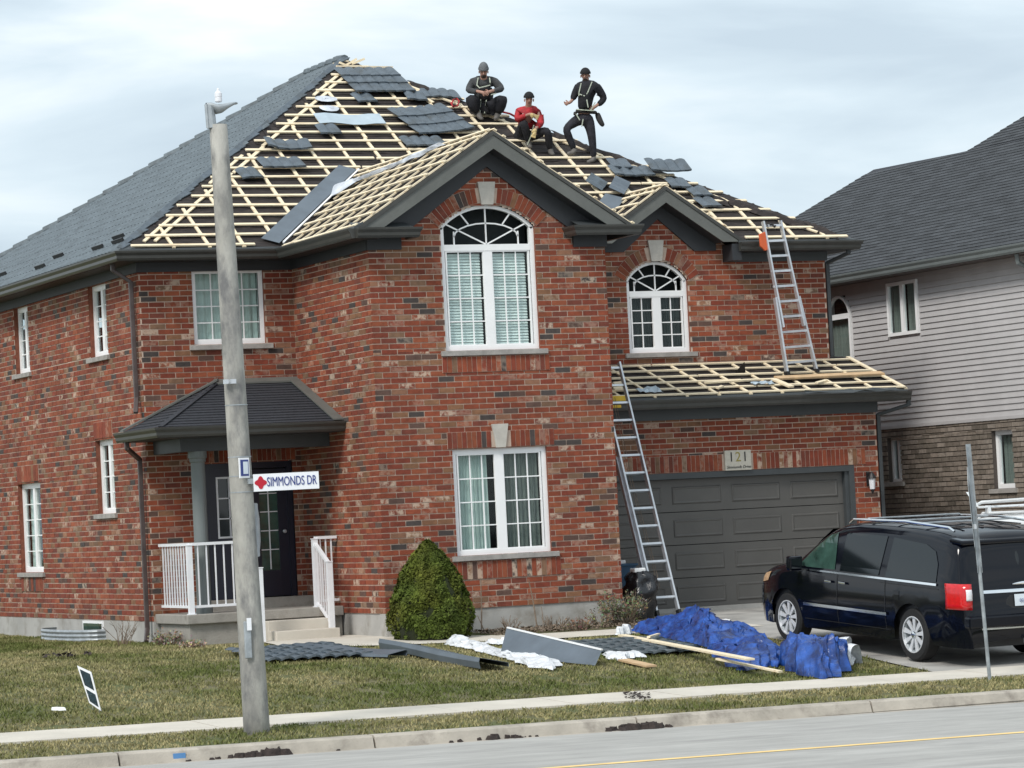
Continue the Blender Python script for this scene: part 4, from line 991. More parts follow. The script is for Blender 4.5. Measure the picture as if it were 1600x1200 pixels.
# basement window and well
g = G(); wD.box(g, 6.3, 7.5, .002, .03, -.26, -.02); bw = g.build('basement_window', 'white', house)
g = G(); wD.box(g, 6.36, 7.44, .03, .036, -.24, -.06); g.build('pane', 'carglass2', bw)
ww = thing('window_well', 'corrugated galvanised steel window well at foot of the left brick wall', 'window well', (-2.9, 7.8, -.36))
for k in range(4):
    g = G(); P = []
    for i in range(25):
        a = -math.pi/2+math.pi*i/24; c_ = (-2.64-.48*math.cos(a)**.6 if abs(math.cos(a)) > 1e-6 else -2.64, 7.75+1.5*math.sin(a))
        for j in range(5): t_ = j/4; rr = .028*math.sin(math.pi*t_); P.append((c_[0]-rr*math.cos(a), c_[1]+rr*math.sin(a), -.43+.07*(k+t_)))
    g.grid(P, 25, 5); g.build('corrugation', 'galv', ww, solid=.006)
# ------------------------------------------------------------------ neighbour's house
nbh = thing('neighbour_house', 'neighbouring house with lilac-grey siding over brown brick and dark shingle roof', 'house', (16, 3, -.3))
wN = Wall((12.5, 0, 0), (0, 1, 0), (-1, 0, 0))
opN = [(5.45, 5.95, 1.68, 2.50, 0), (1.62, 2.30, 1.46, 2.48, 0)]
opS = [(4.54, 5.62, 4.37, 5.36, 0), (7.02, 7.94, 3.75, 4.86, .42)]
NB = []
back = brickwork(wN, [[(-5, -.5), (13, -.5), (13, 2.70), (-5, 2.70)]], opN, lambda w, c, col, pr: NB.append((w, c, col, pr)), colf=ncol, z0=-.5, proud=.014)
nw = back.build('brick_wall', 'mortar_n', nbh)
full = [i for i, (w, c, col, pr) in enumerate(NB) if len(c) == 4 and area(c) > .018 and .9 < c[0][0] < 8.4 and c[0][1] > .7]
full.sort(key=lambda i: NB[i][1][0][0]); pick = set(full[:300])
for i in sorted(pick): w, c, col, pr = NB[i]; g = G(); add_brick(g, w, c, col, pr+rnd.uniform(0, .008)); g.build('brick', 'brick_n', nw)
g = G()
for i, (w, c, col, pr) in enumerate(NB):
    if i not in pick: add_brick(g, w, c, col, pr+rnd.uniform(0, .008))
g.build('brickwork', 'brick_n', nbh, kind='stuff')
g = G(); wN.box(g, -5, 13, -.2, -.02, 2.70, 5.5) if False else None
sb = G()
# siding planks
z = 2.72; ex = .1065
while z < 5.60:
    zm = z+ex/2; iv = [(-5, 13)]; cuts = []
    for o in opS:
        a = arch_iv(o, min(max(zm, o[2]), 9))
        if a and o[2]-.03 < zm: cuts.append((a[0]-.04, a[1]+.04))
    for a, b in subtract((-5, 13), cuts):
        g = G(); g.add([wN.P(a, .030, z), wN.P(b, .030, z), wN.P(b, .008, z+ex), wN.P(a, .008, z+ex), wN.P(a, .0, z), wN.P(b, .0, z)], [(0, 1, 2, 3), (4, 5, 1, 0)]); g.build('siding_plank', 'siding', nbh)
    z += ex
g = G()
for a, b in ((-5, 4.54), (5.62, 7.02), (7.94, 13)): wN.box(g, a, b, -.15, -.0, 2.70, 5.6)
wN.box(g, 4.54, 5.62, -.15, 0, 2.7, 4.37); wN.box(g, 4.54, 5.62, -.15, 0, 5.36, 5.6); wN.box(g, 7.02, 7.94, -.15, 0, 2.7, 3.75); wN.box(g, 7.02, 7.94, -.15, 0, 5.30, 5.6)
g.box((12.7, -5, -.5), (22, -4.8, 5.6)); g.box((12.7, 12.8, -.5), (22, 13, 5.6)); g.box((21.8, -4.8, -.5), (22, 12.8, 5.6)); g.build('inner_wall', 'siding', nbh)
g = G(); wN.box(g, -5, 13, .0, .04, 2.665, 2.72); g.build('starter_trim', 'siding', nbh)
nk = dict(parent=nbh, cols=1, rows=1, slim=0, sill=False)
window(wN, *opS[0][:4], inner='mid', rev=-.03, fr=.06, post=.10, **nk)
window(wN, *opS[1][:4], rise=.42, sashes=1, inner='mid', rev=-.03, fr=.06, tdrop=-.02, fan=False, **nk)
nk['sill'] = True
window(wN, *opN[0][:4], inner='mid', rev=.10, fr=.05, post=.05, **{**nk}); window(wN, *opN[1][:4], sashes=1, inner='mid', rev=.10, fr=.08, **nk)
sN = Slope((12.1, 0, 5.64), (0, 1, 0), (1, 0, .65))
nuv = [sN.px(*p) for p in ((1250, 335), (1365, 265), (1512, 236), (1600, 182))]
top = nuv[1:]; ext = (top[2][0]-3.0, top[2][1]+(top[2][1]-top[1][1])/(top[1][0]-top[2][0])*3.0)
c0 = (nuv[1][0]+(nuv[0][0]-nuv[1][0])*nuv[1][1]/(nuv[1][1]-nuv[0][1]), 0)
poly1 = [(-5.4, 0), c0, nuv[1], (nuv[2][0], nuv[2][1]), (-5.4, nuv[2][1])]
poly2 = [(-5.4, nuv[2][1]), (nuv[2][0], nuv[2][1]), ext, (-5.4, ext[1])]
g = G(); slopepoly(g, sN, poly1, .05); slopepoly(g, sN, poly2, .05)
pc = [sN.P(*c0), sN.P(*nuv[1]), sN.P(*nuv[2]), sN.P(*ext), sN.P(-5.4, ext[1])]
far = [(22.4, p[1], 5.64) for p in pc]; far[0] = (22.4, pc[0][1], 5.64)
g.add(pc+far, [(i, i+1, 6+i, 5+i) for i in range(4)])
nr = g.build('roof', 'shingle', nbh)
g = G(); shingle(g, sN, poly1, .128, .009, .34, colr=.052); shingle(g, sN, poly2, .128, .009, .34, colr=.052); g.build('shingles', 'shingle_n', nr, kind='stuff')
sweep(G(), GUT, [(12.1, c0[0], 5.62), (12.1, -5.4, 5.62)]).build('gutter', 'column', nbh)
g = G(); g.box((12.1, -5.4, 5.46), (12.5, c0[0], 5.49)); g.build('soffit', 'pipe', nbh)
q = onX(1588, 392, 12.15); g = G(); g.tube([q+V3(.0, 0, -.05), q+V3(.02, .0, -.2), q+V3(.3, 0, -.34), q+V3(.32, 0, -.9)], .045, 8); g.build('downspout', 'column', nbh)

# ------------------------------------------------------------------ concrete lamp pole with signs
pb = onG(402, 1144); PYo = float(pb[1]); ptop = onY(341, 195, PYo)
pole = thing('street_light_pole', 'tall weathered concrete street light pole standing in the grass boulevard', 'lamp post', pb)
g = G(); n = 16; pts = [pb-V3(0, 0, .25)+(ptop-pb+V3(0, 0, .25))*i/n for i in range(n+1)]; g.tube(pts, [.152-.050*i/n for i in range(n+1)], 20); g.build('shaft', 'pole', pole, smooth=True)
def pp(x, y, dy=0.): return onY(x, y, PYo+dy)
K = 130.
g = G(); g.tube([pp(331, 200), pp(329, 180), pp(327, 164)], [.055, .055, .05], 10); g.tube([pp(325, 200, -.02), pp(322, 163, -.02)], .02, 6); g.build('bracket', 'galv', pole)
g = G(); prof = [(322, 163, .02, .03), (330, 164, .05, .045), (338, 169, .08, .07), (346, 168, .085, .065), (356, 164, .07, .04), (366, 161, .05, .02), (370, 161.5, .03, .012)]; P = []
for x, y, wy, h in prof:
    c = pp(x, y)
    for j in range(10): a = 2*math.pi*j/10; P.append(c+V3(0, wy*1.3*math.cos(a), h*math.sin(a)*(1 if math.sin(a) < 0 else .6)))
g.add(P, [(i*10+j, i*10+(j+1) % 10, (i+1)*10+(j+1) % 10, (i+1)*10+j) for i in range(6) for j in range(10)]); g.build('lamp_head', 'galv', pole, smooth=True)
g = G(); g.lathe([(.035, 0), (.042, .01), (.042, .05), (.036, .055), (.042, .06), (.042, .10), (.03, .12), (.018, .13), (.016, .15), (.005, .16)], pp(341.5, 159.5), 12); g.build('photocell', 'lens', pole, smooth=False)
for y in (635, 716, 746, 771): 
    c = pb+(ptop-pb)*((1145-y)/950.); g = G(); rr = .15-.05*(1145-y)/950.
    g.lathe([(rr+.004, -.006), (rr+.006, -.006), (rr+.006, .006), (rr+.004, .006)], c, 20); g.build('steel_band', 'galv', pole)
g = G(); c = pp(388, 990, -.15); g.box((c[0]-.05, c[1]-.02, c[2]-.28), (c[0]+.03, c[1]+.02, c[2]+.14)); g.build('cover_plate', 'galv', pole, bev=.01)
g = G(); c = pp(389, 985, -.18); g.box((c[0]-.02, c[1]-.01, c[2]-.0), (c[0]+.03, c[1]+.006, c[2]+.14)); g.build('white_tag', 'sign', pole)
g = G(); c = pp(357, 597, -.12); g.box((c[0]-.05, c[1]-.04, c[2]-.02), (c[0]-.01, c[1]+.04, c[2]+.03)); g.box((c[0]+.02, c[1]-.04, c[2]-.02), (c[0]+.08, c[1]+.04, c[2]+.03)); g.build('band_clip', 'alu', pole)
# street name sign
sy = -.17; tl, tr_, bl_, br_ = pp(395, 742, sy), pp(497, 737, sy), pp(397, 769, sy), pp(499, 761, sy)
sn = thing('street_name_sign', 'white street name sign reading SIMMONDS DR strapped to the concrete pole', 'sign', (tl+br_)/2)
ux = nrm(tr_-tl); uz = nrm(np.cross(np.cross(ux, V3(0, 0, 1)), ux)); ctr = (tl+tr_+bl_+br_)/4
Ls, Hs = np.linalg.norm(tr_-tl), np.linalg.norm(tl-bl_); nn = np.cross(ux, uz)
g = G(); g.obox(ctr, (ux, uz, nn), (Ls/2, Hs/2, .006)); g.build('sign_panel', 'sign', sn)
text('SIMMONDS DR', .150, ctr+ux*.065+nn*.008, ux, uz, 'bluetext', sn, fit=.60)
e0 = ctr-ux*(Ls/2-.085)+nn*.008; g = G(); P = []
for a in range(32): t_ = a/32*2*math.pi; rr = .062*(1+.20*math.cos(4*t_)); P.append(e0+ux*rr*math.cos(t_)+uz*rr*math.sin(t_))
g.prism(P, nn*.002); g.build('emblem', 'signred', sn)
g = G(); g.obox(pp(393, 752, -.13), (ux, uz, nn), (.05, .03, .04)); g.build('mounting_bracket', 'galv', sn)
g = G(); g.obox(ctr-uz*.085, (ux, uz, nn), (.3, .0015, .0065)) if False else None
# small notice wrapped on the pole
nt_ = thing('pole_notice', 'small white framed blue-grey notice plate strapped on the concrete pole', 'sign', pp(381, 731, -.15))
c = pp(381.5, 731, -.145); yaw_n = V3(.93, .37, 0); ux2 = nrm(yaw_n); n2 = np.cross(ux2, V3(0, 0, 1)); n2 = n2 if n2[1] < 0 else -n2
g = G(); g.obox(c, (ux2, V3(0, 0, 1), n2), (.075, .115, .006)); g.build('plate', 'sign', nt_); g = G(); g.obox(c+n2*.008, (ux2, V3(0, 0, 1), n2), (.058, .092, .003)); g.build('print', 'bluetext', nt_); g = G(); g.obox(c+n2*.0125+ux2*.012, (ux2, V3(0, 0, 1), n2), (.035, .07, .001)); g.build('print_field', 'plate', nt_)
# octagonal sign seen nearly edge-on
oc = onY(402, 828, PYo+.02); os_ = thing('octagonal_sign', 'octagonal traffic sign seen from behind almost edge-on at right side of the concrete pole', 'sign', oc)
hd = math.radians(19.3+7); D = V3(math.sin(hd), math.cos(hd), 0); up = nrm(pb*0+(ptop-pb)); c = oc+D*.30+V3(-.05, 0, 0); n3 = nrm(np.cross(D, V3(0, 0, 1)))
P = [c+(D*math.cos(a)+V3(0, 0, 1)*math.sin(a))*.335 for a in [math.pi/8+k*math.pi/4 for k in range(8)]]
g = G(); g.prism(P, n3*.004); g.build('sign_plate', 'galv', os_); g = G(); g.beam(c-V3(0, 0, .3)+n3*.012, c+V3(0, 0, .3)+n3*.012, .03, .02, D); g.build('stiffener', 'alu', os_)

# right-hand steel post with edge-on sign
rb = onG(1547, 1062); RY = float(rb[1]); sp = thing('sign_post', 'leaning galvanised steel sign post in front of the black van', 'sign post', rb)
def rp_(x, y, dy=0.): return onY(x, y, RY+dy)
g = G(); g.tube([rb-V3(0, 0, .1), rp_(1530, 885)], .024, 10); g.build('lower_tube', 'galv', sp)
a, b = rp_(1531, 895, -.01), rp_(1512, 694, -.01); d = nrm(b-a); r_ = nrm(np.cross(d, (0, 1, 0))); g = G()
P = [k for t_ in (a, b) for k in [t_-r_*.035+V3(0, -.012, 0), t_-r_*.022+V3(0, .02, 0), t_+r_*.022+V3(0, .02, 0), t_+r_*.035+V3(0, -.012, 0)]]
g.add(P, [(0, 1, 5, 4), (1, 2, 6, 5), (2, 3, 7, 6)]); g.build('channel_post', 'galv', sp, solid=.004)
ss = thing('edge_on_sign', 'galvanised sign plate seen edge-on bolted to the leaning steel post', 'sign', rp_(1520, 885, .05))
D2 = V3(math.sin(math.radians(23.7+7.9+4)), math.cos(math.radians(23.7+7.9+4)), 0); P = []
t0, b0 = rp_(1509, 730, -.05), rp_(1526, 884, -.05); hh = t0-b0; mid = (t0+b0)/2; hn = nrm(hh); Lh = np.linalg.norm(hh)/2
P = [mid+hn*Lh*a_+D2*b__ for a_, b__ in ((.62, 0), (1, .2), (1, .45), (.62, .65), (-.62, .65), (-1, .45), (-1, .2), (-.62, 0))]
g = G(); g.prism(P, np.cross(D2, hn)*.006); g.build('sign_plate', 'galv', ss); g = G(); g.beam(mid-hn*.1+V3(.02, -.03, 0), mid-hn*.16+V3(.02, -.03, 0), .03, .03); g.build('bolt', 'alu', ss)

# lawn sign
gp = onG(159, 1113); hdg = math.radians(23.7-7.1); vd = V3(math.sin(hdg), math.cos(hdg), 0); pn = nrm(V3(math.cos(math.radians(52))*vd[1]-math.sin(math.radians(52))*vd[0]*-1, 0, 0)) if False else None
th_ = hdg+math.radians(118); D3 = V3(math.sin(th_), math.cos(th_), 0)  # horizontal run of the board
pn = nrm(np.cross(D3, V3(0, 0, 1)))
def onPl(x, y): r = _ray(x, y); t = ((gp-CAM)@pn)/(r@pn); return CAM+r*t
ls = thing('lawn_sign', 'small tilted lawn sign with white frame and dark green print stuck in the front lawn', 'sign', gp)
cs = [onPl(121, 1040), onPl(143, 1050), onPl(158.5, 1111), onPl(140, 1098)]
g = G(); g.prism(cs, pn*.01); g.build('board', 'sign', ls)
for a0, a1 in ((.07, .50), (.60, .93)):
    L_ = lambda s_, t_: (cs[0]*(1-s_)+cs[1]*s_)*(1-t_)+(cs[3]*(1-s_)+cs[2]*s_)*t_
    for sg in (-1, 1):
        g = G(); P = [L_(.13, a0), L_(.87, a0), L_(.87, a1), L_(.13, a1)]; P = [p+(pn*.012 if sg > 0 else -pn*.002) for p in P]; g.prism(P, pn*.001*sg); g.build('print', 'lawnsign', ls)
for s_ in (.25, .8): g = G(); p = L_(s_, 1); g.tube([p, (p[0], p[1], float(gz(p[0], p[1]))-.1)], .004, 5); g.build('wire_leg', 'galv', ls)

# ------------------------------------------------------------------ vehicles
def vehicle(root, paint, prof, W0, L0, L1, axles, side, rear, H, rails=True, wr=.345, belt=1.04, tuck=.22, arch=.41):
    prof = np.array(prof); st = [prof[0]]
    for a, b in zip(prof[:-1], prof[1:]):
        n = max(1, int(np.linalg.norm(b-a)/.045))
        for i in range(1, n+1): st.append(a+(b-a)*i/n)
    st = np.array(st)
    # light smoothing
    for _ in range(3): st[1:-1] = st[1:-1]*.5+(st[:-2]+st[2:])*.25
    def Wy(y):
        w = W0
        if y > L1-.95: w *= 1-.20*((y-(L1-.95))/.95)**2.6
        if y < L0+.55: w *= 1-.13*((L0+.55-y)/.55)**2.6
        return w
    def gw(z): return (1-(z-belt)*tuck if z > belt else 1)*(1-.05*max(0, .5-z)/.3)*(1+.012*math.sin(min(max(z-.3, 0), .8)/.8*math.pi))
    def zb(y):
        z = .24
        for a in axles:
            k = arch**2-(y-a)**2
            if k > 0: z = max(z, wr+math.sqrt(k))
        return z
    def hw(y, z, zt):
        r = min(.15, max(.04, (zt-.3)*.3)); w = Wy(y)*gw(z)
        if z > zt-r: k = (z-(zt-r))/r; w *= 1-(1-math.sqrt(max(0, 1-k*k)))*.16
        return w
    g = G(); P = []; nS = 12; nT = 9; m_ = 2*(nS+nT)-1
    for y, zt in st:
        b_ = min(zb(y), zt-.02); ring = []
        for i in range(nS+1):
            k = i/nS; z = b_+(zt-b_)*(1-(1-k)**1.6) if zt > b_ else zt
            ring.append((-hw(y, z, zt), y, z))
        wt = hw(y, zt, zt)
        for i in range(1, nT):
            x = -wt*(1-i/(nT-1)); ring.append((x, y, zt+.035*(1-(x/wt)**2)))
        ring = ring+[(-x, y_, z) for x, y_, z in ring[::-1][1:]]
        P += ring
    k = len(P)//len(st); g.grid(P, len(st), k)
    body = g.build('body', paint, root, smooth=True)
    g = G(); g.box((-W0*.8, L0+.25, .22), (W0*.8, L1-.3, .55)); 
    for a in axles: g.box((-W0*.93, a-arch-.02, .5), (W0*.93, a+arch+.02, .86))
    g.build('underbody', 'black', root)
    yz = st[np.argsort(st[:, 0])]
    ztop = lambda y: float(np.interp(y, yz[:, 0], yz[:, 1]))
    def sidepatch(name, poly, m, off=.008, parent=root, sx=-1, cell=.07, ref=None):
        q = G(); ys = [p[0] for p in poly]; zs = [p[1] for p in poly]; ar = sum(poly[i-1][0]*poly[i][1]-poly[i][0]*poly[i-1][1] for i in range(len(poly)))
        pl_ = poly if ar > 0 else poly[::-1]
        for a in np.arange(min(ys), max(ys), cell):
            for b in np.arange(min(zs), max(zs), cell):
                c = clip([(a, b), (a+cell, b), (a+cell, b+cell), (a, b+cell)], pl_)
                if c: q.add([(sx*(hw(u, z, ztop(u))+off), u, z) for u, z in c], [tuple(range(len(c)))])
        return q.build(name, m, parent)
    return body, sidepatch, hw, ztop, Wy, gw, st
def wheel(root, x, y, r, sx, w=.22, spokes=9, name='wheel'):
    g = G(); ww_ = w/2; g.lathe([(r*.66, -ww_), (r*.93, -ww_), (r, -ww_*.75), (r, ww_*.75), (r*.93, ww_), (r*.66, ww_)], (x, y, r), 36, 0, cap=False); o = g.build(name, 'tyre', root, smooth=False)
    xo = x+sx*ww_
    g = G(); g.lathe([(r*.70, 0), (r*.70, sx*-.012), (r*.63, sx*-.03), (r*.60, sx*-.10), (.05, sx*-.11)], (xo-sx*.0, y, r), 30, 0, cap=False); g.build('rim', 'galv', o)
    g = G(); g.lathe([(r*.66, sx*.004), (r*.70, sx*.004), (r*.70, -sx*.01), (r*.66, -sx*.01), (r*.66, sx*.004)], (xo, y, r), 30, 0, cap=False); g.build('rim_edge', 'wheelsilver', o)
    for i in range(spokes):
        a = 2*math.pi*i/spokes+.2; g = G(); e_ = V3(0, math.cos(a), math.sin(a)); f = V3(0, -math.sin(a), math.cos(a)); c = V3(xo, y, r)
        g.add([c+e_*.04-f*.015+V3(-sx*.02, 0, 0), c+e_*.04+f*.015+V3(-sx*.02, 0, 0), c+e_*r*.67+f*.034+V3(-sx*.012, 0, 0), c+e_*r*.67-f*.034+V3(-sx*.012, 0, 0)], [(0, 1, 2, 3) if sx < 0 else (3, 2, 1, 0)]); g.build('spoke', 'wheelsilver', o, solid=.02)
    g = G(); g.lathe([(.045, 0), (.04, sx*.012), (.01, sx*.016)], (xo-sx*.012, y, r), 12, 0); g.build('hub_cap', 'chrome', o)
    return o
# black minivan
wf, wr_ = onG(1225, 1000), onG(1432, 1030)
wf, wr_ = V3(4.06, -5.50, -.575), V3(4.27, -8.80, -.80); d = nrm(wf-wr_); hz = math.atan2(-d[0], d[1]); vs = 1.03; half_t = .86*vs
rt_ = V3(math.cos(hz), math.sin(hz), 0)
org = wr_+rt_*half_t+d*1.45*vs
van = thing('minivan', 'black minivan parked nose-in on the driveway facing the garage', 'van', org, rotz=hz, scale=vs)
van.rotation_euler = (math.asin(d[2]), 0, hz)
VP = [(2.53, .30), (2.56, .5), (2.54, .74), (2.46, .90), (2.25, 1.0), (1.9, 1.08), (1.5, 1.15), (1.36, 1.19), (1.0, 1.42), (.66, 1.61), (.40, 1.69), (0, 1.73), (-.6, 1.745), (-1.3, 1.74), (-1.9, 1.71), (-2.22, 1.665), (-2.33, 1.62), (-2.37, 1.56), (-2.47, 1.20), (-2.53, 1.02), (-2.56, .9), (-2.58, .66), (-2.62, .62), (-2.63, .45), (-2.60, .30)]
body, sp_, hw, ztop, Wy, gw, vst = vehicle(van, 'carpaint', VP, 1.0, -2.62, 2.56, (-1.45, 1.63), None, None, 1.75)
for sx in (-1, 1):
    sp_('window', [(1.28, 1.09), (.92, 1.36), (.60, 1.55), (.42, 1.59), (.36, 1.09)], 'carglass2', sx=sx)
    sp_('window', [(.24, 1.08), (.20, 1.60), (-.78, 1.60), (-.70, 1.08)], 'carglass', sx=sx)
    sp_('window', [(-.86, 1.07), (-.93, 1.59), (-1.70, 1.54), (-1.93, 1.46), (-2.02, 1.30), (-2.04, 1.07)], 'carglass', sx=sx)
    sp_('window_chrome', [(1.45, 1.045), (1.45, 1.065), (-2.06, 1.055), (-2.06, 1.025)], 'chrome', off=.014, sx=sx)
    sp_('side_moulding', [(1.12, .56), (1.12, .60), (-.92, .60), (-.92, .56)], 'chrome', off=.022, sx=sx)
    sp_('door_seam', [(.30, .36), (.30, 1.03), (.288, 1.03), (.288, .36)], 'black', off=.004, sx=sx, cell=.2); sp_('door_seam', [(-.86, .36), (-.86, 1.03), (-.872, 1.03), (-.872, .36)], 'black', off=.004, sx=sx, cell=.2)
    sp_('sill_seam', [(1.15, .37), (1.15, .38), (-.95, .38), (-.95, .37)], 'black', off=.004, sx=sx, cell=.2)
    sp_('track', [(-.75, .985), (-.75, .995), (-2.1, .985), (-2.1, .975)], 'black', off=.004, sx=sx, cell=.2)
    for y0, y1 in ((.55, .40), (.20, .05)):
        z = .925; x = sx*(hw(y0, z, 1.7)+.035); g = G(); g.beam((x, y0, z), (x, y1, z-.004), .02, .032); g.build('door_handle', 'chrome', van, bev=.006)
    y = 1.14; x0 = hw(y, 1.1, 1.3); g = G(); g.box((sx*x0-.0, y-.05, 1.05), (sx*(x0+.10), y+.03, 1.10)) if sx > 0 else g.box((sx*(x0+.10), y-.05, 1.05), (sx*x0, y+.03, 1.10)); g.build('mirror_arm', 'carpaint', van)
    g = G(); xa, xb = sorted((sx*(x0+.06), sx*(x0+.27))); g.box((xa, y-.06, 1.04), (xb, y+.07, 1.24)); g.build('wing_mirror', 'carpaint', van, bev=.03)
    g = G(); xa, xb = sorted((sx*(x0+.08), sx*(x0+.25))); g.box((xa, y-.068, 1.07), (xb, y-.062, 1.21)); g.build('mirror_glass', 'carglass', van)
    # tail light wraps the corner
    q = G(); P = []; ys = list(np.linspace(-2.27, -2.52, 7)); cpts = [(sx*(Wy(y_)+.016), y_) for y_ in ys]+[(sx*(Wy(-2.52)-.02), -2.575), (sx*.88, -2.585), (sx*.83, -2.60)]
    def taill(name, m, idx, za, zb2, off=0.):
        q = G(); P = []
        for i in idx:
            for z in np.linspace(za, zb2, 6):
                x_, y_ = cpts[i]; P.append((x_*(1-(max(0, z-1.0))*.1)*(1+off*.01), y_+(.05 if z > .95 else .0)*(z-.95)/.2-off*.01, z))
        q.grid(P, len(idx), 6); q.build(name, m, van, solid=.01, smooth=True)
    taill('tail_light', 'red', list(range(0, 10)), .74, 1.07); taill('reverse_light', 'lens', [7, 8, 9], .86, 1.00, off=1.2)
    # roof rail
    g = G(); g.tube([(sx*.74, .35, 1.715), (sx*.75, .25, 1.765), (sx*.75, -1.0, 1.80), (sx*.75, -2.0, 1.765), (sx*.74, -2.1, 1.72)], .017, 8); g.build('roof_rail', 'chrome', van)
    sp_('headlight', [(2.34, .80), (2.30, .92), (2.02, .97), (2.10, .84)], 'amber', off=.01, sx=sx)
    sp_('fuel_door' if sx < 0 else 'rear_reflector', [(-1.08, .78), (-1.08, .90), (-1.20, .90), (-1.20, .78)], 'carpaint', off=.005, sx=sx)
for y in (-.1, -.75, -1.4): g = G(); g.beam((-.74, y, 1.795), (.74, y, 1.795), .05, .02); g.build('roof_rack_bar', 'galv', van, bev=.005)
for x in (-.45, -.15, .15, .45): g = G(); g.beam((x, .1, 1.772), (x, -1.9, 1.762), .03, .012); g.build('roof_rib', 'black', van)
for sx in (-1, 1):
    for y in (-1.45, 1.63): wheel(van, sx*.86, y, .345, sx)
def rearz(z): # y of the rear face at height z
    s_ = vst[vst[:, 0] < -2.2]; i = np.argsort(s_[:, 1]); return float(np.interp(z, s_[i, 1], s_[i, 0]))
def rpatch(name, x0, x1, z0, z1, m, off=.01, n=8, taper=0, parent=van, t=0):
    q = G(); P = []
    for i in range(n+1):
        for j in range(9):
            z = z0+(z1-z0)*i/n; k = -1+2*j/8; xx = (x0+x1)/2+k*(x1-x0)/2*(1-taper*i/n); P.append((xx, rearz(z)-off+.05*(xx/.9)**2, z))
    q.grid(P, n+1, 9); return q.build(name, m, parent, solid=t)
rpatch('rear_window', -.80, .80, 1.14, 1.55, 'carglass', taper=.06)
rpatch('chrome_bar', -.84, .84, .935, .975, 'chrome', off=.028, t=.015)
rpatch('plate_recess', -.36, .36, .66, .90, 'black', off=.008)
lp = rpatch('licence_plate', -.155, .155, .755, .905, 'plate', off=.022)
for x_ in (-.07, -.035, .03, .06, .085):
    g = G(); z_ = .825; y_ = rearz(.83)-.034
    for a_ in range(8): t0_, t1_ = a_/8*6.283, (a_+1)/8*6.283; (g.beam((x_+.012*math.cos(t0_), y_, z_+.022*math.sin(t0_)), (x_+.012*math.cos(t1_), y_, z_+.022*math.sin(t1_)), .006, .002) if x_ in (-.07, -.035, .06) or a_ in (1, 2, 5) else None)
    g.build('plate_mark', 'bluetext', van)
rpatch('bumper_strip', -.70, .70, .475, .495, 'chrome', off=.03, t=.01)
g = G(); g.box((-.92, -2.68, .50), (.92, -2.50, .66)); g.build('bumper_step', 'carpaint', van, bev=.03)
g = G(); P = []
for i in range(9): P.append((-.16+.04*i, rearz(1.03)-.02-.01*math.sin(i/8*math.pi), 1.035+.012*math.sin(i/8*math.pi)))
g.tube(P, [.004, .012, .016, .018, .022, .018, .016, .012, .004], 6); g.build('badge', 'chrome', van)
g = G(); g.beam((.10, rearz(1.14)-.03, 1.13), (.55, rearz(1.2)-.025, 1.17), .015, .03); g.build('rear_wiper', 'black', van)
g = G(); g.box((-.9, -2.40, 1.585), (.9, -2.2, 1.645)); 
g.v = [(x*(1 if y > -2.3 else .93), y, z-(.03 if y < -2.3 else 0)) for x, y, z in g.v]; g.build('spoiler', 'carpaint', van, bev=.02)
g = G(); g.box((.0, -2.70, .27), (.07, -2.55, .34)); g.build('hitch', 'galv', van)
g = G(); P = [(x, y_+.012, z+.02) for y_, z in ((1.30, 1.235), (1.0, 1.435), (.70, 1.60)) for x in (-.78, 0, .78)]; g.grid(P, 3, 3); g.build('windscreen', 'carglass', van)
# white SUV with roof rack in the neighbour's drive
sc = onZ(1510, 806, 1.17); sc = onY(1512, 812, -4.2)
SVP = [(2.25, .35), (2.3, .6), (2.25, .9), (1.9, 1.02), (1.25, 1.10), (.8, 1.42), (.5, 1.56), (.2, 1.62), (-.8, 1.64), (-1.6, 1.60), (-1.95, 1.50), (-2.15, 1.2), (-2.25, .95), (-2.3, .6), (-2.28, .3)]
so_x = 8.35; suv = thing('suv', 'white car with a white roof rack parked behind the black minivan', 'car', (so_x, -5.3, float(gz(so_x, -5.3))), rotz=hz*.5, scale=1.02)
_, sp2, hw2, zt2, Wy2, gw2, st2 = vehicle(suv, 'carwhite', SVP, .93, -2.3, 2.3, (-1.35, 1.35), None, None, 1.65, wr=.34, belt=1.0)
for sx in (-1, 1):
    sp2('window', [(.95, 1.03), (.62, 1.34), (.25, 1.44), (-.55, 1.48), (-1.35, 1.44), (-1.85, 1.30), (-1.7, 1.04)], 'carglass', sx=sx)
    g = G(); g.tube([(sx*.66, .35, 1.60), (sx*.68, .2, 1.68), (sx*.68, -1.5, 1.68), (sx*.66, -1.7, 1.6)], .018, 8); g.build('roof_rail', 'carwhite', suv)
    for y in (-1.35, 1.35): wheel(suv, sx*.80, y, .34, sx, spokes=5)
def srear(z): q = st2[st2[:, 0] < -1.7]; i = np.argsort(q[:, 1]); return float(np.interp(z, q[i, 1], q[i, 0]))
g = G(); P = [(k*.66, srear(z)-.014+.05*k*k, z) for z in np.linspace(1.02, 1.42, 6) for k in np.linspace(-1, 1, 9)]; g.grid(P, 6, 9); g.build('rear_window', 'carglass', suv)
for sx in (-1, 1): g = G(); g.box((sx*.80-.07, -2.31, .74), (sx*.80+.07, -2.18, .98)); g.build('tail_light', 'red', suv, bev=.02)
g = G(); g.box((-.16, -2.33, .62), (.16, -2.30, .76)); g.build('licence_plate', 'plate', suv)
g = G(); g.box((-.84, -2.36, .36), (.84, -2.2, .54)); g.build('bumper', 'black', suv, bev=.03)
g = G(); P = [(x, y_+.012, z+.025) for y_, z in ((1.18, 1.15), (.85, 1.39), (.56, 1.53)) for x in (-.72, 0, .72)]; g.grid(P, 3, 3); g.build('windscreen', 'carglass', suv)
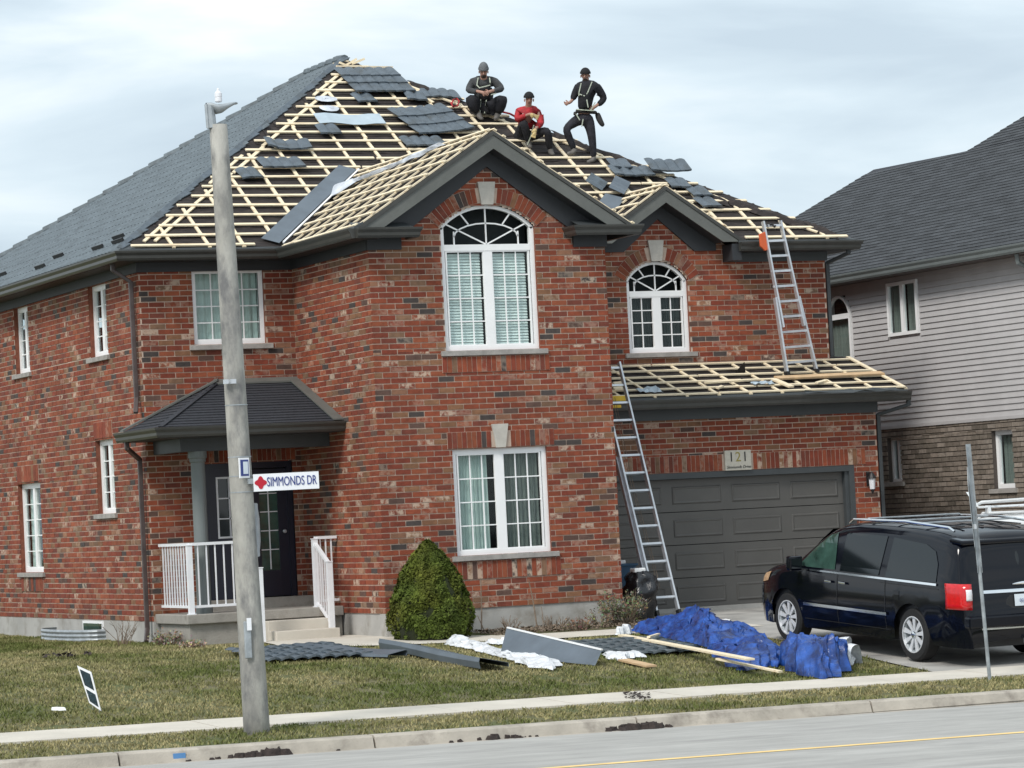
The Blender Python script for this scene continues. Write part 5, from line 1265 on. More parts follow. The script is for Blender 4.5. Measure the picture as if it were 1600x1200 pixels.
for y, zz in ((.05, 1.80), (-1.0, 1.80)):
    g = G(); g.beam((-.85, y, zz-.03), (.85, y, zz-.03), .06, .03); g.build('rack_bar', 'carwhite', suv, bev=.008)
    for sx in (-1, 1): g = G(); g.beam((sx*.68, y, 1.68), (sx*.68, y, 1.79), .05, .08, (0, 1, 0)); g.build('rack_foot', 'carwhite', suv)
for x in (-.62, .62): g = G(); g.tube([(x, .45, 1.80), (x, .3, 1.84), (x, -1.0, 1.86), (x, -1.4, 1.82)], .025, 8); g.build('rack_side_bar', 'carwhite', suv)
g = G(); g.prism([(-.70, .34, 1.78), (-.66, .40, 1.78), (-.70, .52, 2.0), (-.78, .46, 2.0)], (.05, 0, 0)); g.build('rack_arm', 'carwhite', suv)
# ------------------------------------------------------------------ ladders
def ladder(name, label, bl, br, tl, tr_, nr, loc, w=.03, d=.085, m='alu', first=.28, flare=None, name2='rung'):
    t_ = thing(name, label, 'ladder', loc)
    ax = nrm((tr_-br)); side = nrm(br-bl); fr = nrm(np.cross(ax, side))
    for a, b in ((bl, tl), (br, tr_)):
        g = G(); g.beam(a, b, w, d, fr)
        g.build('rail', m, t_)
        g = G(); q = nrm(b-a); g.beam(a-q*.02, a+q*.06, w*1.6, d*1.2, fr); g.build('foot', 'black', t_)
    for i in range(nr):
        k = (first+.3*i)/np.linalg.norm(tr_-br)
        if k > .98: break
        a, b = bl+(tl-bl)*k, br+(tr_-br)*k; g = G(); g.beam(a, b, .034, .034, fr); g.build('rung', m, t_)
    return t_, ax, side, fr
YB = .35; br = onY(1061, 958, YB); br[2] = max(br[2], -.36); bl = onY(1030, 967, YB)
tr_ = onY(967, 566, 1.36); axl = tr_-br; side = nrm(V3(1, .02, 0)); W_ = .40
bl = br-side*W_; tl = tr_-side*W_
l1, ax, sd, fr = ladder('extension_ladder', 'long aluminium extension ladder standing on the ground and leaning on the garage gutter', bl, br, tl, tr_, 15, br-side*W_/2)
L1_ = np.linalg.norm(tr_-br); fo = -fr*.09 if fr[1] > 0 else fr*.09
for a in (bl-side*.035, br+side*.035):
    g = G(); g.beam(a+fo*-.0-V3(0, -.07, 0), a+nrm(axl)*L1_*.62-V3(0, -.07, 0), .028, .07, fr); g.build('base_rail', 'alu', l1)
for i in range(8):
    k = (.28+.3*i)/L1_; a, b = bl+(tl-bl)*k+V3(0, .07, -.02), br+(tr_-br)*k+V3(0, .07, -.02); g = G(); g.beam(a, b, .03, .03, fr); g.build('rung', 'galv', l1)
for o_ in (.16, .20): g = G(); a = bl+side*o_; pts = [a+nrm(axl)*L1_*t_+V3(.02*math.sin(t_*9), .1, 0) for t_ in np.linspace(.1, .86, 14)]; g.tube(pts, .005, 5); g.build('rope', 'twig', l1)
b1, b2 = sQ.P(*sQ.px(1229, 590), .07), sQ.P(*sQ.px(1275, 586), .07); sd2 = nrm(V3(1, 0, 0)); yt = 2.86
t1, t2 = onY(1192, 346, yt), onY(1219, 345, yt); mz = .46
m1, m2 = b1+(t1-b1)*mz, b2+(t2-b2)*mz
l2 = thing('multi_ladder', 'shorter aluminium ladder with flared base standing on the garage roof against the upper gutter', 'ladder', (b1+b2)/2)
fr2 = nrm(np.cross(nrm(t1-b1), V3(1, 0, 0)))
for a, b in ((b1, m1), (b2, m2)): g = G(); g.beam(a, b+(b-a)*.08, .035, .09, fr2); g.build('outer_rail', 'alu', l2)
i1, i2 = m1+(b1-m1)*.35+sd2*.05, m2+(b2-m2)*.35-sd2*.05
for a, b in ((i1, t1), (i2, t2)): g = G(); g.beam(a-fr2*.03, b, .03, .085, fr2); g.build('inner_rail', 'alu', l2)
for k in np.linspace(.07, .97, 10):
    lo = k < mz; a, b = (b1+(t1-b1)*k, b2+(t2-b2)*k); g = G(); g.beam(a, b, .04, .03, fr2); g.build('rung', 'alu', l2)
for a in (b1, b2): g = G(); g.box((a[0]-.03, a[1]-.06, a[2]-.02), (a[0]+.03, a[1]+.06, a[2]+.04)); g.build('foot', 'black', l2)
g = G(); P = [onY(x, y, yt-.07) for x, y in ((1187, 366), (1196, 362), (1200, 390), (1196, 392), (1189, 385))]; g.prism(P, (0, .05, 0)); tag(g.build('orange_cloth', 'orange', bev=.008), 'orange cloth hanging from the top left of the upper ladder', 'cloth')
g = G(); P = []
for i in range(10): P.append(onY(1198+i*2.0, 352+2*math.sin(i*1.3), yt-.03+.05*math.sin(i)))
g.tube(P, .02, 6); tag(g.build('work_strap', 'black'), 'dark strap bundle tied around the top of the upper ladder', 'strap')

# ------------------------------------------------------------------ tarp and stripped roof metal on the lawn
def crumple(x, y, s_, amp, k=3):
    v = 0; a = amp
    for i in range(k): v += a*(1-2*abs(mnoise.noise(Vector((x*s_, y*s_, 7.7+i*3))))); s_ *= 2.1; a *= .5
    return v
def tarpmesh(name, m, far, near, Hs, label, cat, nt=130, ns_=60, amp=.10, sc=1.7, grp=None, thick=0.004):
    n = len(far); g = G(); P = []; rr = random.Random(5)
    for i in range(nt):
        t_ = i/(nt-1)*(n-1); 
        fx = [float(np.interp(t_, range(n), [p[k] for p in far])) for k in (0, 1)]; nx = [float(np.interp(t_, range(n), [p[k] for p in near])) for k in (0, 1)]; H = float(np.interp(t_, range(n), Hs))
        F0 = onG(fx[0]+2*mnoise.noise(Vector((t_*3, 1, 0))), fx[1]+H*110); N0 = onG(*nx)+V3(.12*mnoise.noise(Vector((t_*4, 5, 0))), .25*mnoise.noise(Vector((t_*4, 9, 0))), 0)
        for j in range(ns_):
            s_ = j/(ns_-1); e_ = min(1, 4*min(s_, 1-s_)); env = math.sin(math.pi*min(1, max(0, s_**.8)))**.9
            ee = min(i/(nt-1), 1-i/(nt-1)); endk = min(1, 5*ee)**.6; wk = min(1, 5*ee+.12)**.5; mid_ = (N0+F0)/2; N1 = mid_+(N0-mid_)*wk; F1 = mid_+(F0-mid_)*wk; p = N1*(1-s_)+F1*s_
            z = float(gz(p[0], p[1]))+.015+1.2*H*env*endk*(.78+.5*mnoise.noise(Vector((p[0]*1.1, p[1]*.8, 3))))+(crumple(p[0]*.75+p[1]*.35, p[1]*.55-p[0]*.2, sc, amp*.9, 3)+amp*.9*(.5-abs(math.sin(7*(p[0]*.9+p[1]*.45)+4*mnoise.noise(Vector((p[0]*1.5, p[1]*.8, 2)))))))*min(1, e_)*endk*.8
            P.append((p[0]+.05*mnoise.noise(Vector((p[0]*5, p[1]*5, 1))), p[1]+.06*mnoise.noise(Vector((p[0]*5, p[1]*5, 2))), max(z, float(gz(p[0], p[1]))+.008)))
    g.grid(P, nt, ns_); o = g.build(name, m, smooth=False, solid=thick); return tag(o, label, cat, grp)
tarpmesh('blue_tarp', 'tarp', [(985, 972), (1010, 964), (1050, 960), (1076, 938), (1100, 955), (1150, 967), (1185, 985), (1215, 1005), (1235, 1012)],
         [(982, 990), (1020, 995), (1070, 1004), (1110, 1014), (1135, 1040), (1165, 1050), (1195, 1045), (1220, 1042), (1238, 1038)], [.10, .14, .17, .36, .22, .20, .20, .15, .08], 'long crumpled blue tarp spread along the driveway edge below the long ladder', 'tarp')
tarpmesh('blue_tarp', 'tarp', [(1222, 1015), (1238, 1000), (1252, 985), (1275, 992), (1300, 1002), (1318, 1012), (1328, 1022)],
         [(1220, 1032), (1230, 1047), (1255, 1058), (1285, 1062), (1308, 1058), (1325, 1044), (1331, 1030)], [.15, .30, .44, .38, .32, .24, .12], 'bundled heap of blue tarp nearest the sidewalk beside the minivan', 'tarp', amp=.13, sc=2.2, nt=110)
tarpmesh('white_wrap', 'plastic', [(1305, 1006), (1318, 1010), (1326, 1016), (1331, 1024)], [(1312, 1030), (1322, 1034), (1328, 1038), (1332, 1036)], [.36, .34, .28, .16], 'grey-white plastic edge folded behind the bundled blue tarp', 'plastic', nt=30, ns_=20, amp=.03)
tarpmesh('white_wrap', 'plastic', [(958, 984), (972, 980), (986, 978)], [(962, 994), (974, 993), (988, 990)], [.08, .12, .12], 'small white wrap scrap at the left end of the blue tarp', 'plastic', nt=20, ns_=14, amp=.03)
def lawn_pt(x, y, h=.0): p = onG(x, y); return p+V3(0, 0, h)
def plate(name, m, pts, hs, th, label, cat, grp=None, parent=None, ext=None):
    P = [lawn_pt(x, y+h*112, 0)+V3(0, 0, h) for (x, y), h in zip(pts, hs)]; g = G(); g.prism(P, (0, 0, -th) if ext is None else ext); o = g.build(name, m, parent); 
    return tag(o, label, cat, grp) if parent is None else o
def channel(label, A, B, w, lip, m='flash', name='ridge_channel', lip2=None, h0=.03):
    """a long folded sheet-metal trim: base strip with raised lips, from A to B"""
    a, b = lawn_pt(*A, h0), lawn_pt(*B, h0); d = nrm(b-a); s_ = nrm(np.cross(d, (0, 0, 1))); s_ = s_ if s_[1] > 0 else -s_
    prof = [(0, 0), (.01, lip*.45), (.03, lip*.5), (w*.5, lip*.8), (w, lip*1.15), (w+.02, lip*.7), (w+.0, 0.0)]
    g = G(); P = []
    for t_ in np.linspace(0, 1, 6):
        c = a+(b-a)*t_
        for u, z in prof: P.append(c+s_*u+V3(0, 0, z+.01*math.sin(t_*7)))
    g.grid(P, 6, len(prof)); return tag(g.build(name, m, solid=.006), label, 'roof trim')
channel('long flat slate-blue ridge trim lying on tile sheets left on the lawn', (436, 1020), (606, 1031), .34, .07)
channel('long dark slate-blue folded ridge trim in the middle of the lawn debris', (636, 1014), (796, 1046), .42, .13)
bd = plate('metal_channel', 'flash', [(783, 1024), (930, 1040), (942, 1017), (795, 981)], [.02, .02, .20, .36], .0, 'wide dark metal trim board leaning on edge in the lawn debris', 'roof trim', ext=V3(0, .03, 0.012))
g = G(); a, b = lawn_pt(795, 981+.36*112, .36), lawn_pt(942, 1017+.2*112, .20); g.beam(a+V3(0, -.0, .012), b+V3(0, 0, .012), .03, .02); g.build('folded_edge', 'white', bd)
def groundtiles(label, A, cols, rows, rot, dz=.03, wav=.02, m='tile', warp=.02):
    p = lawn_pt(*A, dz); c, s_ = math.cos(rot), math.sin(rot); f = Slope(p, (c, s_, -.0), (-s_, c, .055))
    g = G(); tiles(g, f, 0, rows, lambda v: (.001, cols*TW), wav=wav, warp=lambda u, v: warp*mnoise.noise(Vector((u, v, A[0]))), lift=.03); return tag(g.build('tile_sheet', m, solid=.005), label, 'roof tiles', 'tile sheets stripped onto the lawn')
groundtiles('scalloped tile sheet under the left ridge trim near the concrete pole', (418, 1037), 8, 6, -.05, wav=.03)
groundtiles('ribbed grey tile sheet right of the leaning trim board', (925, 1024), 8, 5, -.12, m='tile_side'); groundtiles('ribbed grey tile sheet beside the long pale plank', (1000, 1026), 5, 6, -.12, m='tile_side')
tarpmesh('silver_wrap', 'plastic', [(690, 1003), (705, 990), (740, 1002), (790, 1015), (840, 1020), (868, 1030)], [(700, 1010), (730, 1015), (790, 1030), (830, 1044), (862, 1048), (880, 1040)], [.04, .09, .05, .05, .05, .03], 'long crumpled silver-white wrap between the two ridge trims', 'plastic', amp=.035, sc=4, ns_=24)
tarpmesh('silver_wrap', 'plastic', [(938, 1018), (960, 1018), (985, 1018), (998, 1016)], [(942, 1028), (965, 1034), (990, 1030), (996, 1024)], [.04, .06, .06, .03], 'small silver-white wrap right of the leaning trim board', 'plastic', amp=.03, sc=4, nt=40, ns_=20)
tarpmesh('silver_wrap', 'plastic', [(755, 1000), (775, 1000), (800, 990), (806, 996)], [(760, 1008), (785, 1008), (800, 1006), (808, 1006)], [.04, .05, .14, .05], 'white wrap corner at the upper left of the leaning trim board', 'plastic', amp=.03, sc=4, nt=40, ns_=20)
def plank(label, A, B, w, h0, h1, m='wood', grp=None, t=.025):
    a, b = lawn_pt(A[0], A[1]+h0*112, h0), lawn_pt(B[0], B[1]+h1*112, h1); g = G(); g.beam(a, b, w, t); return tag(g.build('plank', m), label, 'plank', grp)
plank('long pale pine plank lying from the tile sheets across the blue tarp', (972, 992), (1174, 1032), .12, .08, .22)
plank('short thin batten poking out from under the blue tarp', (1122, 1030), (1220, 1050), .07, .12, .06)
plank('short pale wood offcut on the grass below the silver wrap', (974, 1031), (1018, 1041), .16, .03, .03, 'wood2')
plank('short thin wood strip at left of the blue tarp', (1014, 995), (1030, 990), .05, .14, .14)
tarpmesh('white_scrap', 'white', [(1124, 980), (1136, 980), (1148, 982)], [(1124, 990), (1138, 991), (1150, 991)], [.28, .3, .28], 'small white paper scrap lying on the blue tarp', 'scrap', nt=12, ns_=8, amp=.01)
def blob(px, r, n, m, name, label, cat, flat=.6, seed=1):
    rr = random.Random(seed); g = G(); c = onG(*px)
    for i in range(n):
        a = rr.uniform(0, 6.3); d = rr.random()**.5; p = c+V3(r[0]*d*math.cos(a), r[1]*d*math.sin(a), 0); p[2] = float(gz(p[0], p[1])); s_ = rr.uniform(.3, 1)*r[2]*(1-d*.5)
        vs = []
        for k, (rad, z) in enumerate(((1, 0), (.85, .45), (.45, .85))):
            for q in range(7): an = q/7*6.283; vs.append(p+V3(s_*rad*math.cos(an)*rr.uniform(.8, 1.2)*1.3, s_*rad*math.sin(an)*rr.uniform(.8, 1.2)*1.3, s_*z*flat*2*rr.uniform(.8, 1.2)))
        vs.append(p+V3(0, 0, s_*flat*2)); b = [(k*7+q, k*7+(q+1) % 7, (k+1)*7+(q+1) % 7, (k+1)*7+q) for k in range(2) for q in range(7)]+[(14+q, 14+(q+1) % 7, 21) for q in range(7)]
        g.add(vs, b)
    o = g.build(name, m); tag(o, label, cat); return o
def muck(pxs, r, n, label, z0=-1.10, y=None, m='mud'):
    rr = random.Random(int(pxs[0][0])); g = G()
    for i in range(n):
        t_ = rr.random()*(len(pxs)-1); x = float(np.interp(t_, range(len(pxs)), [p[0] for p in pxs])); yy = float(np.interp(t_, range(len(pxs)), [p[1] for p in pxs])); rad = float(np.interp(t_, range(len(pxs)), [p[2] for p in pxs]))
        p = onZ(x+rr.uniform(-4, 4), yy, z0); p = V3(p[0], min(p[1], -13.16)+rr.uniform(-.05, .03), float(RZ(p[0], -13.3))); s_ = rad*rr.uniform(.4, 1)
        vs = [p+V3(s_*q1*rr.uniform(.7, 1.3), s_*q2*rr.uniform(.7, 1.3)*.8, 0) for q1, q2 in ((1, 0), (.7, .7), (0, 1), (-.7, .7), (-1, 0), (-.7, -.7), (0, -1), (.7, -.7))]
        vs += [p+V3(s_*q1*.6, s_*q2*.5, s_*rr.uniform(.5, .8)) for q1, q2 in ((1, 0), (.7, .7), (0, 1), (-.7, .7), (-1, 0), (-.7, -.7), (0, -1), (.7, -.7))]
        g.add(vs, [(k, (k+1) % 8, 8+(k+1) % 8, 8+k) for k in range(8)]+[tuple(range(8, 16))])
    o = g.build('mud_clod', m, kind='stuff'); o['label'] = label; return o
muck([(265, 1193, .03), (330, 1190, .05), (375, 1184, .10), (410, 1180, .14), (420, 1180, .05)], 0, 40, 'dark mud clods in the gutter below the concrete pole')
muck([(520, 1177, .04), (540, 1176, .05)], 0, 6, 'small dark clod in the gutter right of the pole')
muck([(695, 1163, .05), (760, 1157, .10), (830, 1152, .03)], 0, 30, 'dark muddy strip along the middle of the curb')
muck([(930, 1142, .08), (965, 1133, .16), (1000, 1137, .12), (1040, 1135, .04)], 0, 46, 'largest heap of dark mud and leaves against the curb')
g = G()
for i in range(60):
    p = onG(rnd.uniform(975, 1015), rnd.uniform(1086, 1094)); s_ = rnd.uniform(.02, .045); a = rnd.uniform(0, 6.3); g.add([p+V3(s_*math.cos(a+k), s_*math.sin(a+k), rnd.uniform(.01, .05)) for k in (0, 2.1, 4.2)], [(0, 1, 2)])
o = g.build('dead_leaves', 'mud', kind='stuff'); o['label'] = 'small pile of dead leaves on the boulevard grass'
g = G()
for x0, x1, y in ((68, 78, 1030), (84, 120, 1028), (132, 142, 1024)):
    for i in range(int((x1-x0)*1.2)):
        p = onG(rnd.uniform(x0, x1), y+rnd.uniform(-2, 2)); s_ = rnd.uniform(.02, .05); a = rnd.uniform(0, 6); g.add([p+V3(s_*math.cos(a+k), s_*math.sin(a+k), rnd.uniform(.02, .08)) for k in (0, 2.1, 4.2)], [(0, 1, 2)])
o = g.build('dark_leaves', 'mud', kind='stuff'); o['label'] = 'line of dark dead leaves on the lawn below the window well'
tarpmesh('paper_scrap', 'white', [(83, 1109), (90, 1107), (94, 1108)], [(83, 1112), (89, 1112), (94, 1111)], [.02, .03, .02], 'tiny white paper scrap left of the lawn sign', 'scrap', nt=8, ns_=5, amp=.005)
g = G(); q = onY(280, 1184, -13.165); g.box((q[0]-.07, -13.178, q[2]-.05), (q[0]+.07, -13.168, q[2]+.05)); g.cur = None; o = g.build('utility_mark', 'flash_light', cbase); o.data.materials[0] = mat('blue_marking_paint', (.10, .25, .50), .8)

# ------------------------------------------------------------------ bin bag and bin beside the garage
bc = onY(1000, 952, .75); bn = thing('recycling_bin', 'blue recycling bin with papers standing by the brick corner beside the garage door', 'bin', (bc[0]-.1, 1.15, -.34))
g = G(); x, y = bc[0]-.12, 1.35; g.add([(x-.2, y-.2, -.34), (x+.2, y-.2, -.34), (x+.2, y+.2, -.34), (x-.2, y+.2, -.34), (x-.27, y-.25, .52), (x+.27, y-.25, .52), (x+.27, y+.25, .52), (x-.27, y+.25, .52)], [(0, 3, 2, 1), (0, 1, 5, 4), (1, 2, 6, 5), (2, 3, 7, 6), (3, 0, 4, 7), (4, 5, 6, 7)]); g.build('tub', 'bin', bn, bev=.02)
g = G(); g.box((x-.29, y-.27, .50), (x+.29, y+.27, .54)); g.build('rim', 'bin', bn, bev=.01); g = G(); g.box((x-.15, y-.2, .54), (x+.1, y+.05, .60)); g.build('paper', 'white', bn, bev=.01)
g = G(); P = []; c0_ = onY(1001, 952, .45)
for i in range(22):
    k = i/21; z = -.35+.80*k; r_ = float(np.interp(k, [0, .1, .35, .7, .85, .95, 1], [.17, .21, .24, .27, .25, .17, .06]))
    for j in range(30): a = j/30*6.283; rr = r_*(1+.40*mnoise.noise(Vector((math.cos(a)*1.8, math.sin(a)*1.8, k*5)))+.07*math.sin(a*7+k*5)); P.append((c0_[0]+rr*math.cos(a), .42+rr*math.sin(a), z))
g.add(P, [(i*30+j, i*30+(j+1) % 30, (i+1)*30+(j+1) % 30, (i+1)*30+j) for i in range(21) for j in range(30)]+[tuple(21*30+j for j in range(30))])
tag(g.build('bin_bag', 'bag', smooth=True), 'bulging black bin bag behind the foot of the long ladder', 'bag')
tarpmesh('paper_scrap', 'white', [(990, 880), (1000, 877), (1008, 878)], [(990, 886), (1000, 887), (1008, 886)], [0, 0, 0], 'white paper poking from the top of the black bin bag', 'paper', nt=8, ns_=5, amp=.005) if False else None
g = G(); g.box((c0_[0]-.14, .30, .40), (c0_[0]+.06, .5, .475)); tag(g.build('paper_stack', 'white', bev=.02), 'white papers poking out of the top of the black bin bag', 'paper')
g = G(); P = []; c1_ = onY(1003, 925, -.05)

# ------------------------------------------------------------------ plants
def leafcloud(pts, nrm_, size, cols, rr):
    """triangles facing roughly outward; returns G"""
    g = G()
    for p, q in zip(pts, nrm_):
        a = nrm(np.cross(q, (rr.gauss(0, 1), rr.gauss(0, 1), rr.gauss(0, 1)))); b = np.cross(q, a); s_ = size*rr.uniform(.6, 1.3); g.cur = cols(p, rr)
        g.add([p-a*s_*.5, p+a*s_*.5, p+b*s_+q*s_*.5], [(0, 1, 2)])
    return g
sc_ = onY(674, 985, -.85); sx_, sy_ = float(sc_[0]), -.85; sz_ = float(gz(sx_, sy_))
bush = thing('evergreen_shrub', 'large cone shaped green evergreen shrub against the front brick wall', 'shrub', (sx_, sy_, sz_))
rr = random.Random(9); pts = []; ns2 = []
def bush_r(z): # z 0..1
    return .61*(1-max(0, (z-.24)/.77)**1.75)**.85 if z > .24 else .61*(.88+.12*(z/.24)**.6)
Hb = 1.44
for i in range(30000):
    z = rr.random()**.9; a = rr.uniform(0, 2*math.pi); q = V3(math.cos(a), math.sin(a), .25+z*.9)
    if z > .97: q = V3(rr.gauss(0, .3), rr.gauss(0, .3), 1)
    lump = .22*mnoise.noise(Vector((math.cos(a)*2.6, math.sin(a)*2.6, z*6)))+.06*mnoise.noise(Vector((math.cos(a)*7, math.sin(a)*7, z*15)))
    r_ = bush_r(min(z, .999))*(1+lump)-abs(rr.gauss(0, .022)); pts.append(V3(sx_+r_*math.cos(a), sy_+r_*math.sin(a), sz_+.02+z*Hb*(1+lump*.2))); q = nrm(nrm(q)+V3(rr.gauss(0, .4), rr.gauss(0, .4), rr.gauss(0, .4))); ns2.append(q)
def bcols(p, r): k = r.uniform(.7, 1.35)*(1+.35*mnoise.noise(Vector(tuple(p*5)))); b = .5+.8*mnoise.noise(Vector(tuple(p*2.3))); return ((.085+.05*max(0, b-.5))*k*.9, .105*k, .016*k, 1)
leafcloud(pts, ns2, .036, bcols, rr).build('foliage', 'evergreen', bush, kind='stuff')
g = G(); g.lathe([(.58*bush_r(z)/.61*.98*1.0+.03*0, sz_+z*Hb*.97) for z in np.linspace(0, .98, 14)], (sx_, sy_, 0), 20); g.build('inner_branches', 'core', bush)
def twigs(px, h, w, n, label, name='bare_shrub', cat='shrub', leaf=0, seed=1, m='twig', r0=.006, lcol=(.22, .21, .12), splay=.7, wy=.4, yfix=None):
    r = random.Random(seed); c = onG(*px); 
    if yfix is not None: c = onY(px[0], px[1], yfix); c[2] = float(gz(c[0], yfix))
    t_ = thing(name, label, cat, c); g = G(); lv = []; ln = []
    for i in range(n):
        a = r.uniform(0, 6.28); b0 = c+V3(w*.25*math.cos(a)*r.random(), wy*.25*math.sin(a), -.02); d = nrm(V3(math.cos(a)*splay, math.sin(a)*splay*.6, 1)); L_ = h*r.uniform(.5, 1); p = b0; pts = [p]
        for k in range(4): d = nrm(d+V3(r.gauss(0, .15), r.gauss(0, .15), .05)); p = p+d*L_/4; pts.append(p)
        g.tube(pts, [r0, r0*.8, r0*.6, r0*.45, r0*.3], 4)
        for k in range(3):
            q = pts[2+k % 2]; d2 = nrm(d+V3(r.gauss(0, .5), r.gauss(0, .5), r.uniform(0, .5))); g.tube([q, q+d2*L_*.25], [r0*.5, r0*.25], 4)
            for _ in range(leaf): lv.append(q+d2*L_*.25*r.random()+V3(r.gauss(0, .03), r.gauss(0, .03), r.gauss(0, .03))); ln.append(nrm(V3(r.gauss(0, 1), r.gauss(0, 1), r.gauss(.5, 1))))
    g.build('stems', m, t_)
    if lv: leafcloud(lv, ln, .034, lambda p, r: tuple(k*r.uniform(.6, 1.3) for k in lcol)+(1,), r).build('leaves', 'leafdry', t_, kind='stuff')
twigs((975, 975), .62, .5, 60, 'tangled grey-green dry bush at the right end of the brick front', leaf=7, seed=2, lcol=(.20, .20, .12), splay=1.0)
twigs((905, 985), .28, .5, 34, 'low reddish dry stalks in the bed right of the bare stakes', seed=3, r0=.007, leaf=1, lcol=(.22, .13, .09)); twigs((868, 985), .30, .3, 22, 'small reddish bare twigs under the large lower window', seed=4, r0=.008)
twigs((800, 985), .30, .3, 14, 'few short bare twigs beside the evergreen shrub', seed=14, r0=.008); twigs((940, 978), .35, .4, 24, 'dry stalk clump left of the tangled bush', seed=15, leaf=2, r0=.006)
twigs((190, 1008), .55, .5, 16, 'bare spreading shrub against the left foundation by the downspout', seed=5, r0=.007); twigs((262, 1008), .30, .5, 40, 'tan dry clump below the left corner of the porch', seed=6, leaf=4, lcol=(.33, .27, .18), splay=1.1)
twigs((335, 1003), .34, .5, 50, 'grey dry clump below the porch front behind the pole', seed=7, leaf=5, lcol=(.24, .21, .15), splay=1.1); twigs((300, 1012), .14, .6, 30, 'low tan dead plant at the grass edge before the porch', seed=8, leaf=4, lcol=(.36, .30, .20), splay=1.3)
for (a, b, r_, lab) in (((752, 985), (751, 903), .011, 'leftmost tall bare stem standing before the lower window'), ((840, 985), (826, 905), .012, 'leaning bare stake in the middle below the lower window'), ((758, 992), (746, 962), .009, 'short forked bare stem beside the evergreen shrub'), ((849, 985), (846, 948), .008, 'thin short stem right of the leaning bare stake')):
    p0_, p1_ = onY(*a, -.35), onY(*b, -.2); p0_[2] = float(gz(p0_[0], -.35))-.02; g = G(); g.tube([p0_, (p0_+p1_)/2+V3(.01, 0, 0), p1_], [r_, r_*.9, r_*.6], 6); tag(g.build('garden_stake', 'twig'), lab, 'stake')
for px, s_, lab in (((288, 1012), .1, 'pale stone lying at the foot of the porch'), ((266, 1006), .06, 'small pale stone left of the porch foot stone')):
    blob(px, (.04, .04, s_), 1, 'stone', 'garden_stone', lab, 'stone', seed=int(px[0]))
# bed of dead leaves along the wall
g = G(); r = random.Random(31)
for i in range(2600):
    x = r.uniform(1.3, 5.2); y = r.uniform(-1.25, -.05); z = float(gz(x, y)); s_ = r.uniform(.012, .035); a = r.uniform(0, 6.3); k = r.uniform(.5, 1.2); g.cur = (.20*k, .15*k, .11*k, 1)
    g.add([V3(x, y, z+r.uniform(.0, .03))+V3(s_*math.cos(a+q), s_*math.sin(a+q), r.uniform(0, .03)) for q in (0, 2, 4.1)], [(0, 1, 2)])
o = g.build('garden_mulch', 'leafdry', kind='stuff'); o['label'] = 'brown leaf litter along the foundation'

